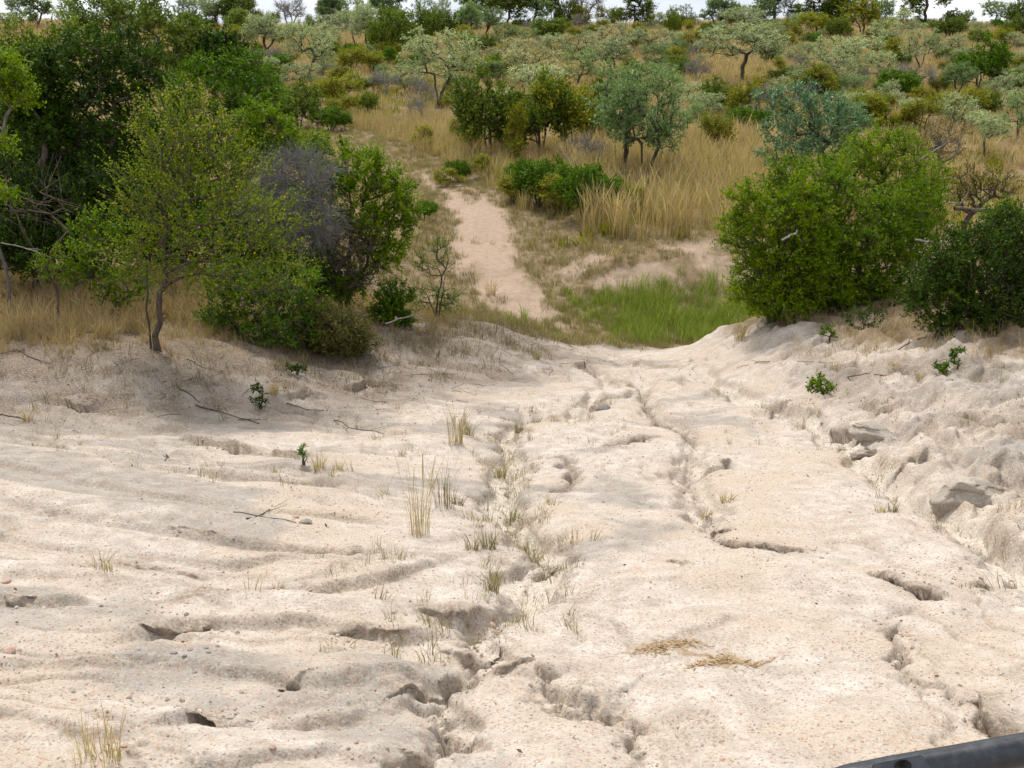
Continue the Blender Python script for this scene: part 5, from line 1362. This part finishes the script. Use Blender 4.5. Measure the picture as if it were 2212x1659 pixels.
def flake_mesh(seed):
    rg = np.random.RandomState(seed)
    co, q = leaf_faces(np.zeros((1, 3)), unit(np.array([[1., .2, .15]])), np.array([[0, .2, 1.]]), np.array([1.]), np.array([.45]))
    me = mesh_fast('flake', co, q); set_tint(me, np.full(4, rg.uniform(.2, 1.)))
    return me
M['litter'] = leaf_material('litter', [(.0, (.07, .05, .035)), (.5, (.17, .12, .08)), (1, (.32, .24, .16))], .5, .1, .8)
x, y = sample(26000, 3, 23.5, .6, .6, 0)
lb = poly_sd(x, y, LEFT_BANK)
v = sst(-3.4, -1.2, lb) * 1.6 + .35 * sst(4.4, 5.6, x) + .05 + .3 * np.exp(-(np.abs(seg_dist(x, y, _gp[0][0])[0]) / .3) ** 2) + .25 * np.exp(-(np.abs(seg_dist(x, y, _gp[7][0])[0]) / .2) ** 2)
k_ = rs.uniform(size=len(x)) < v * (.3 + .7 * sst(-.2, .4, fbm(x * 1.3, y * 1.3, 2, 85))) * .7
scatter('leaf_litter', with_z(x[k_], y[k_], .004), rs.uniform(.012, .045, k_.sum()) * (.7 + .03 * y[k_]), [flake_mesh(i) for i in range(4)], M['litter'], 'dark leaf litter and bark scraps on banks and in gullies', 'litter', .35, 13)

def twig_mesh(seed):
    rg = np.random.RandomState(seed); p = [np.zeros(3)]
    for _ in range(4):
        p.append(p[-1] + np.array([.25, rg.normal() * .06, abs(rg.normal()) * .02]))
    p = np.array(p); co, q = tubes(p[:-1], p[1:], np.full(4, .016), np.full(4, .013), 4)
    return mesh_fast('twig', co, q)
x, y = sample(7000, 6, 23.5, .6, 1, 0)
lb = poly_sd(x, y, LEFT_BANK)
k_ = rs.uniform(size=len(x)) < (sst(-3.4, -1, lb) * (1 - sst(.6, 1.6, lb)) * .55 + .05 * sst(4.6, 5.6, x)) * .55
scatter('twig_litter', with_z(x[k_], y[k_], .01), rs.uniform(.10, .34, k_.sum()), [twig_mesh(i) for i in range(4)], M['deadbrown'], 'small dead twigs littering the banks', 'litter', .12, 15)

STONES = [(22, 1407, 15, 'stone', 'flat orange stone near the left picture edge'), (12, 1254, 12, 'stone', 'small rust stone on the left edge above the flat orange one'), (1062, 1304, 11, 'stone', 'reddish stone lying in the pale wash of the gully'),
          (1120, 1296, 9, 'stone', 'small brown stone at the right lip of the pale wash'), (640, 1117, 8, 'stone', 'small rusty pebble on the rilled slope left of the gully'), (868, 1183, 7, 'stone', 'dark red pebble above the long rill'),
          (660, 1128, 13, 'clod', 'grey clod with dead stems on the rilled slope'), (1300, 884, 17, 'clod', 'grey clod standing in the upper crack of the track'), (590, 1640, 9, 'stone', 'pinkish stone near the bottom edge'),
          (270, 1628, 8, 'stone', 'small brown stone near the lower left corner'), (1560, 1650, 8, 'stone', 'small rusty pebble at the bottom edge in the track'), (1950, 1352, 8, 'stone', 'pale brown stone in the broken crack on the right'),
          (1965, 1365, 9, 'stone', 'larger pale stone beside the brown one in the broken crack'), (1235, 1490, 7, 'clod', 'dark lump on the rim of the bowl-shaped hollow'), (1350, 1478, 8, 'clod', 'dark brown lump right of the bowl-shaped hollow'), (160, 1518, 7, 'stone', 'small buff pebble left of the clod scatter')]
smesh = [stone_mesh(820 + i, 2, .6, .22) for i in range(5)]
for i, (px, py, wpx, mt, lab) in enumerate(STONES):
    x, y = at(px, py)
    s = wid(wpx, y) * 1.0
    o = link_mesh('stone' if mt == 'stone' else 'earth_clod', smesh[i % 5], M[mt])
    o.location = (x, y, float(H(x, y)[0]) + s * .25); o.scale = (s, s, s); o.rotation_euler = (0, 0, i * 2.3)
    tag(o, lab, 'stone' if mt == 'stone' else 'clod', 'loose stones and clods on the bare ground')
PEL = ['first', 'second', 'third', 'fourth', 'fifth', 'sixth', 'seventh', 'eighth', 'ninth', 'tenth', 'eleventh', 'twelfth', 'thirteenth', 'fourteenth']
for i, (px, py, wpx) in enumerate(sorted([(378, 1421, 9), (412, 1416, 8), (445, 1414, 9), (452, 1424, 6), (470, 1404, 6), (400, 1428, 6), (420, 1444, 6), (300, 1415, 6), (155, 1471, 7), (182, 1480, 5), (118, 1494, 6), (276, 1488, 7), (284, 1510, 6), (362, 1518, 8)])):
    x, y = at(px, py); s = wid(wpx, y)
    o = link_mesh('dung_pellet', smesh[(i * 2) % 5], M['clod'])
    o.location = (x, y, float(H(x, y)[0]) + s * .2); o.scale = (s, s * .8, s * .8); o.rotation_euler = (0, 0, i * 1.3)
    tag(o, '%s dark grey dung pellet from the left on the sand above the bottom left tuft' % PEL[i], 'dung', 'dung pellets scattered at the lower left')

# blocks of hard crust standing out of the right bank
def earth_material():
    m, n, l = mat_new('hard_earth_block')
    out = n.new('ShaderNodeOutputMaterial'); bs = n.new('ShaderNodeBsdfPrincipled'); tc = n.new('ShaderNodeTexCoord')
    t1 = tex(n, l, tc.outputs['Object'], 2.2, 5, .6); t2 = tex(n, l, tc.outputs['Object'], 24, 4, .65)
    c = ramp(n, l, t1.outputs['Fac'], [(.35, (.29, .25, .205)), (.65, (.43, .38, .318))])
    c = mixc(n, l, .6, c, ramp(n, l, t2.outputs['Fac'], [(.3, (.3, .29, .28)), (.7, (.7, .7, .7))]), 'OVERLAY')
    l.new(c, bs.inputs['Base Color']); bs.inputs['Roughness'].default_value = .95; bs.inputs['Specular IOR Level'].default_value = .1
    bp = n.new('ShaderNodeBump'); bp.inputs['Strength'].default_value = .6; bp.inputs['Distance'].default_value = .03
    l.new(t2.outputs['Fac'], bp.inputs['Height']); l.new(bp.outputs['Normal'], bs.inputs['Normal']); l.new(bs.outputs['BSDF'], out.inputs['Surface'])
    return m
M['earth'] = earth_material()
def block_mesh(seed):
    import bmesh
    bm = bmesh.new(); bmesh.ops.create_icosphere(bm, subdivisions=5, radius=1.)
    P = np.array([v.co[:] for v in bm.verts])
    q = np.sign(P) * np.abs(P) ** .55
    q = q / np.maximum(np.linalg.norm(q, axis=1, keepdims=True) ** .35, 1e-6)
    n1 = noise(P[:, 0] * 1.3 + seed, P[:, 1] * 1.3 + P[:, 2] * 1.7, 70 + seed) * .16 + noise(P[:, 0] * 4 + P[:, 2] * 2.5, P[:, 1] * 4 - P[:, 2] * 3, 71 + seed) * .06 + noise(P[:, 0] * 11 + P[:, 2] * 6, P[:, 1] * 11 + P[:, 2] * 9, 72 + seed) * .022
    q = q * (1 + n1)[:, None]
    rgp = np.random.RandomState(40 + seed)
    for _ in range(16):                                             # broken faces
        nn = rgp.normal(size=3) * np.array([1, 1, .6]); nn /= np.linalg.norm(nn)
        q = q - nn * np.maximum(0, q @ nn - rgp.uniform(.62, .9))[:, None]
    q = q * (1 + .035 * np.sign(np.sin(q[:, 2:3] * 11 + 2 * noise(q[:, 0] * 1.5, q[:, 1] * 1.5, 73)[:, None])) * np.array([1, 1, 0]) + .02 * noise(q[:, 0] * 9 + q[:, 2] * 5, q[:, 1] * 9 - q[:, 2] * 7, 74 + seed)[:, None])
    low = np.clip((.05 - q[:, 2]) / .8, 0, 1)                       # undercut foot
    q[:, 1] += low * .35 * (q[:, 1] < 0); q[:, 0] *= 1 - .12 * low
    for v, w in zip(bm.verts, q):
        v.co = w
    me = bpy.data.meshes.new('block'); bm.to_mesh(me); bm.free()
    me.polygons.foreach_set('use_smooth', np.ones(len(me.polygons), bool))
    return me
for i, (px, py, wpx, hpx, dp, rz, lab) in enumerate([
        (2120, 1085, 105, 62, .38, .25, 'big undercut block of hard grey earth at the right picture edge above the ditch'),
        (1905, 955, 62, 30, .30, -.15, 'smooth grey earth block above the pale runnel of the ditch'),
        (1880, 978, 34, 15, .18, .1, 'small rounded earth block at the lower end of the pale runnel')]):
    x, y = at(px, py)
    w_ = wid(wpx, y); h_ = wid(hpx, y)
    o = link_mesh('earth_block', block_mesh(i + 1), M['earth'])
    zb = float(np.min(H(x + np.array([-.7, -.35, 0, .35, .7]) * w_, np.full(5, y))))
    o.location = (x, y + dp * .75, zb + h_ * .25); o.scale = (w_ * 1.1, dp, h_ * 1.15); o.rotation_euler = (R(-16), R(6), rz)
    tag(o, lab, 'earth block', 'earth blocks of the right bank')

# fibrous dung mats on the track
M['dung'] = leaf_material('dung_fibre', [(.0, (.26, .18, .105)), (.5, (.40, .30, .19)), (1, (.52, .42, .29))], .05, .05, .9)
for i, (px, py, lpx, wpx, lab) in enumerate([(1445, 1393, 62, 11, 'loose straw-brown dung mat on the track, the more scattered of the pair'), (1575, 1419, 64, 10, 'thicker straw-brown dung mat on the track, nearer of the pair')]):
    x, y = at(px, py); rg = np.random.RandomState(900 + i)
    n_ = 420; L_ = wid(lpx, y); W_ = wid(wpx, y) * 3.0
    px_ = rg.normal(size=n_) * L_ * .8; py_ = rg.normal(size=n_) * W_ * .55 * np.exp(-(px_ / L_) ** 2) * 1.4 + px_ * .3 + .04 * np.sin(px_ * 14 + i * 2)
    hgt_ = .007 * np.exp(-(px_ / L_) ** 2 * 1.5 - (py_ / W_) ** 2 * 4) * rg.uniform(.1, 1, n_)
    zz = H(x + px_, y + py_) - float(H(x, y)[0])
    P = np.stack([px_, py_, zz + hgt_ + .002], 1)
    D = unit(np.stack([rg.normal(size=n_), rg.normal(size=n_) * .6, rg.normal(size=n_) * .07], 1))
    co, q = leaf_faces(P, D, unit(np.array([0, 0, 1.]) + rg.normal(size=(n_, 3)) * .4), rg.uniform(.02, .055, n_), rg.uniform(.004, .009, n_))
    me = mesh_fast('dung', co, q); set_tint(me, np.repeat(rg.uniform(0, 1, n_), 4))
    o = link_mesh('dung_mat', me, M['dung']); o.location = (x, y, float(H(x, y)[0]))
    tag(o, lab, 'dung')

# ------------------------------------------------------------------ dead wood
def stick(name, pxs, r, mat, label, cat='stick', lift=.0, taper=.5, forks=1, seed=1, lifts=None, at_y=None):
    rg = random.Random(seed)
    P = []
    for i, (px, py) in enumerate(pxs):
        if at_y is None:
            x, y = at(px, py); z = float(H(x, y)[0]) + lift
        else:
            yy = at_y if not isinstance(at_y, (list, tuple)) else at_y[i]
            x, y = xy_at(px, py, yy); z = float(H(x, y)[0]) + hgt(py, x, y)
        P.append(Vector((x, y, z)))
    pts = []
    for a, b in zip(P[:-1], P[1:]):
        for k in range(3):
            p = a.lerp(b, k / 3); d = (b - a).length
            pts.append(p + Vector((rg.gauss(0, .02), rg.gauss(0, .02), abs(rg.gauss(0, .012)))) * min(1, d * 2))
    pts.append(P[-1])
    o0 = pts[0].copy()
    n = len(pts)
    A = [tuple(p - o0) for p in pts[:-1]]; B = [tuple(p - o0) for p in pts[1:]]
    ra = [r * (1 - (1 - taper) * i / n) for i in range(n - 1)]; rb = [r * (1 - (1 - taper) * (i + 1) / n) for i in range(n - 1)]
    for f in range(forks):
        i = rg.randrange(n // 3, n - 1); d = (pts[min(i + 1, n - 1)] - pts[i - 1]).normalized(); ln = (P[-1] - P[0]).length * rg.uniform(.2, .4)
        s = Vector((-d.y, d.x, .35)) * rg.choice((-1, 1)); s.z = abs(s.z) * .6 + .05
        e1 = pts[i] + (d + s * .8).normalized() * ln * .5; e2 = e1 + (d + s * .3).normalized() * ln * .5
        A += [tuple(pts[i] - o0), tuple(e1 - o0)]; B += [tuple(e1 - o0), tuple(e2 - o0)]
        ra += [ra[min(i, len(ra) - 1)] * .6, ra[min(i, len(ra) - 1)] * .45]; rb += [ra[-1], ra[-1] * .5]
    co, q = tubes(A, B, ra, rb, 6)
    me = mesh_fast('stick', co, q)
    o = link_mesh(name, me, M[mat]); o.location = o0
    return tag(o, label, cat)
STICKS = [
    ([(395, 945), (470, 905), (560, 960), (620, 990)][0:0] or [(420, 868), (470, 885), (520, 905), (560, 918)], .012, 'deadbrown', 'long thin dark stick lying down the grey bank'),
    ([(245, 775), (262, 795), (270, 815), (268, 835)], .008, 'dead', 'crooked pale twig on the bank below the rusty grass'),
    ([(330, 790), (345, 820), (355, 845)], .007, 'dead', 'short pale twig below the foot of the two-stemmed tree'),
    ([(400, 770), (440, 790), (480, 800)], .010, 'dead', 'bleached stick right of the two-stemmed tree foot'),
    ([(380, 825), (410, 845), (430, 862)], .010, 'deadbrown', 'dark stick in the litter on the grey bank'),
    ([(30, 750), (60, 770), (110, 785)], .008, 'deadbrown', 'thin dark stick on the bank near the left picture edge'),
    ([(0, 895), (25, 902), (50, 905)], .010, 'deadbrown', 'brown stick poking in from the left picture edge'),
    ([(180, 725), (240, 722), (300, 724)], .012, 'deadbrown', 'straight grey stick under the rusty grass left of the stems'),
    ([(350, 980), (362, 975), (356, 990)], .010, 'deadbrown', 'short dark twig standing on the rilled slope'),
    ([(535, 1128), (575, 1108), (588, 1090)], .006, 'deadbrown', 'forked dead stem sticking up on the rilled slope'),
    ([(505, 1112), (555, 1118), (640, 1128)], .005, 'deadbrown', 'thin dead stem lying below the forked one'),
    ([(620, 870), (660, 880), (700, 888)], .010, 'deadbrown', 'dark stick in the middle of the grey bank'),
    ([(720, 905), (770, 920), (830, 925)], .008, 'deadbrown', 'thin twig at the foot of the bank above the tall straw tuft'),
    ([(1930, 760), (1960, 748), (2000, 735)], .012, 'deadbrown', 'brown stick on the right slope below the sprawling bush'),
    ([(1720, 790), (1760, 782), (1800, 778)], .008, 'dead', 'grey twig lying across the right slope'),
    ([(1830, 826), (1870, 822), (1912, 832)], .010, 'deadbrown', 'dark charred twig beside the glossy seedling on the right slope'),
    ([(1700, 770), (1640, 790), (1590, 800)], .007, 'deadbrown', 'thin twig low on the right slope'),
]
for i, (p, r, mt, lab) in enumerate(STICKS):
    stick('dead_stick', p, r, mt, lab, lift=r * .8, seed=950 + i, forks=1 if i % 3 else 2)
stick('bleached_stick', [(835, 700), (860, 690), (900, 682), (925, 700)], .014, 'dead', 'bent bleached stick propped in the small dark-leaved shrub', at_y=18.7, seed=980)
stick('fallen_log', [(1045 - 215, 252), (880, 262), (920, 280), (965, 297)], .075, 'dead', 'long grey fallen trunk lying in the grass above the track bend', 'log', .12, .5, 2, 981)
stick('fallen_log', [(2065, 452), (2110, 455), (2160, 454)], .05, 'deadbrown', 'dark fallen log among straw grass at the right', 'log', at_y=23.5, taper=.8, forks=0, seed=982)
stick('dead_branch', [(1985, 345), (2020, 325), (2038, 312), (2032, 298)], .022, 'dead', 'forked bleached branch beside the brownish thorny shrub', 'branch', at_y=26.5, forks=3, seed=983)
stick('dead_branch', [(2010, 385), (2050, 388), (2095, 386)], .02, 'dead', 'pale branch reaching right below the forked bleached one', 'branch', at_y=25.0, forks=2, seed=984)
stick('dead_branch', [(2040, 438), (2075, 440), (2090, 420), (2092, 405)], .02, 'dead', 'upturned pale branch above the dark fallen log', 'branch', at_y=24.0, forks=1, seed=985)
stick('dead_branch', [(1975, 518), (2010, 524), (2050, 526)], .02, 'dead', 'grey dead branch crossing the gap beside the sprawling bush', 'branch', at_y=18.6, forks=2, seed=986)
stick('dead_branch', [(1690, 520), (1708, 508), (1720, 505), (1722, 496)], .018, 'dead', 'bent pale branch showing in the rounded bush', 'branch', at_y=18.3, forks=1, seed=987)
stick('dead_branch', [(0, 525), (50, 535), (80, 545), (115, 560)], .012, 'dead', 'pale dead branch reaching into the dry grass from the left edge', 'branch', at_y=17.0, forks=2, seed=988)
stick('dead_branch', [(0, 414), (40, 422), (75, 440), (110, 445)], .010, 'deadbrown', 'brown dead branch across the dark gap of the thicket', 'branch', at_y=17.6, forks=2, seed=989)

# ------------------------------------------------------------------ part of the vehicle the picture was taken from
def paint(name, col, rough, spec=.5):
    m, n, l = mat_new(name)
    out = n.new('ShaderNodeOutputMaterial'); bs = n.new('ShaderNodeBsdfPrincipled'); tc = n.new('ShaderNodeTexCoord')
    t = tex(n, l, tc.outputs['Object'], 60, 4, .6)
    l.new(mixc(n, l, ramp(n, l, t.outputs['Fac'], [(.42, (0, 0, 0)), (.8, (.5, .5, .5))]), col, tuple(c * 1.6 + .045 for c in col)), bs.inputs['Base Color'])
    l.new(ramp(n, l, t.outputs['Fac'], [(.3, (rough,) * 3), (.7, (rough + .12,) * 3)]), bs.inputs['Roughness'])
    bs.inputs['Specular IOR Level'].default_value = spec
    l.new(bs.outputs['BSDF'], out.inputs['Surface'])
    return m
M['black'] = paint('black_paint', (.010, .012, .016), .28, .5)
M['slate'] = paint('slate_metal', (.03, .034, .042), .45, .35)
M['hole'] = paint('dark_recess', (.004, .004, .004), .7, .1)
def ray(px, py, s):
    dx, du = (px * K - 512) / F_PX, (384 - py * K) / F_PX
    return Vector((dx * s, s * (_cp + du * _sp), CAM_Z + s * (-_sp + du * _cp)))
SB = 1.35
bar = bpy.data.objects.new('vehicle_guard_bar', None); C.objects.link(bar)
O = ray(2000, 1660, SB); bar.location = O
def tube_path(pts, r, sides=20):
    """one continuous round bar through points"""
    fine = []
    for i in range(len(pts) - 1):
        p0 = pts[max(i - 1, 0)]; p1 = pts[i]; p2 = pts[i + 1]; p3 = pts[min(i + 2, len(pts) - 1)]
        for k in range(8):
            t = k / 8
            fine.append(.5 * ((2 * p1) + (p2 - p0) * t + (2 * p0 - 5 * p1 + 4 * p2 - p3) * t * t + (3 * p1 - p0 - 3 * p2 + p3) * t ** 3))
    fine.append(pts[-1])
    V = []; Q = []
    up = Vector((0, .6, .8))
    for i, p in enumerate(fine):
        d = (fine[min(i + 1, len(fine) - 1)] - fine[max(i - 1, 0)]).normalized()
        u = d.cross(up).normalized(); v = u.cross(d)
        for s in range(sides):
            a = 2 * math.pi * s / sides
            V.append(tuple(p + (u * math.cos(a) + v * math.sin(a)) * r - O))
        if i:
            b = (i - 1) * sides
            for s in range(sides):
                Q.append((b + s, b + (s + 1) % sides, b + sides + (s + 1) % sides, b + sides + s))
    me = mesh_fast('bar', np.array(V), np.array(Q))
    me.polygons.foreach_set('use_smooth', np.ones(len(me.polygons), bool))
    return me
link_mesh('bar', tube_path([ray(1700, 2000, 1.42), ray(1735, 1790, 1.38), ray(1800, 1705, SB), ray(1900, 1676, SB), ray(2060, 1648, SB), ray(2240, 1616, SB), ray(2500, 1572, SB), ray(2700, 1545, 1.36), ray(2800, 1700, 1.42), ray(2820, 2000, 1.5)], .0215), M['black'], bar)
# flat bracket plate lying on the bar, with a bolt hole
def plate(corners, th, name, mat, parent):
    import bmesh
    n_ = (corners[1] - corners[0]).cross(corners[2] - corners[0]).normalized()
    if n_.z < 0: n_ = -n_
    bm = bmesh.new()
    a = [bm.verts.new(c - O) for c in corners]; b = [bm.verts.new(c - n_ * th - O) for c in corners]
    bm.faces.new(a); bm.faces.new(b[::-1])
    for i in range(len(a)):
        j = (i + 1) % len(a); bm.faces.new((a[i], b[i], b[j], a[j]))
    bmesh.ops.recalc_face_normals(bm, faces=bm.faces)
    bmesh.ops.bevel(bm, geom=list(bm.edges), offset=.0015, segments=2, affect='EDGES')
    me = bpy.data.meshes.new(name); bm.to_mesh(me); bm.free()
    return link_mesh(name, me, mat, parent), n_
pc = [ray(1885, 1650, SB - .035), ray(1992, 1630, SB - .035), ray(2022, 1668, SB - .045), ray(2060, 1760, SB - .06), ray(1880, 1760, SB - .06)]
pl, pn = plate(pc, .004, 'bracket', M['slate'], bar)
import bmesh as _bm
for (px, py, w_, h_) in ((1950, 1655, .0105, .0042),):
    bm = _bm.new()
    c = ray(px, py, SB - .04) + pn * .0022
    ex = (pc[1] - pc[0]).normalized(); ey = pn.cross(ex)
    vs_ = [bm.verts.new(c + ex * (w_ * math.cos(a)) + ey * (h_ * 1.7 * math.sin(a)) - O) for a in [k * math.pi / 10 for k in range(20)]]
    vb_ = [bm.verts.new(v.co - pn * .006) for v in vs_]
    bm.faces.new(vs_)
    for i in range(20):
        bm.faces.new((vs_[i], vb_[i], vb_[(i + 1) % 20], vs_[(i + 1) % 20]))
    me = bpy.data.meshes.new('hole'); bm.to_mesh(me); bm.free()
    link_mesh('bolt_hole', me, M['hole'], pl)
# dark body panel below the bar
plate([ray(2000, 1712, 1.46), ray(2300, 1650, 1.46), ray(2800, 1580, 1.46), ray(2850, 2000, 1.7), ray(1950, 2000, 1.7)], .03, 'body_panel', M['hole'], bar)
tag(bar, 'curved black metal guard bar of the vehicle at the lower right corner', 'vehicle bar')
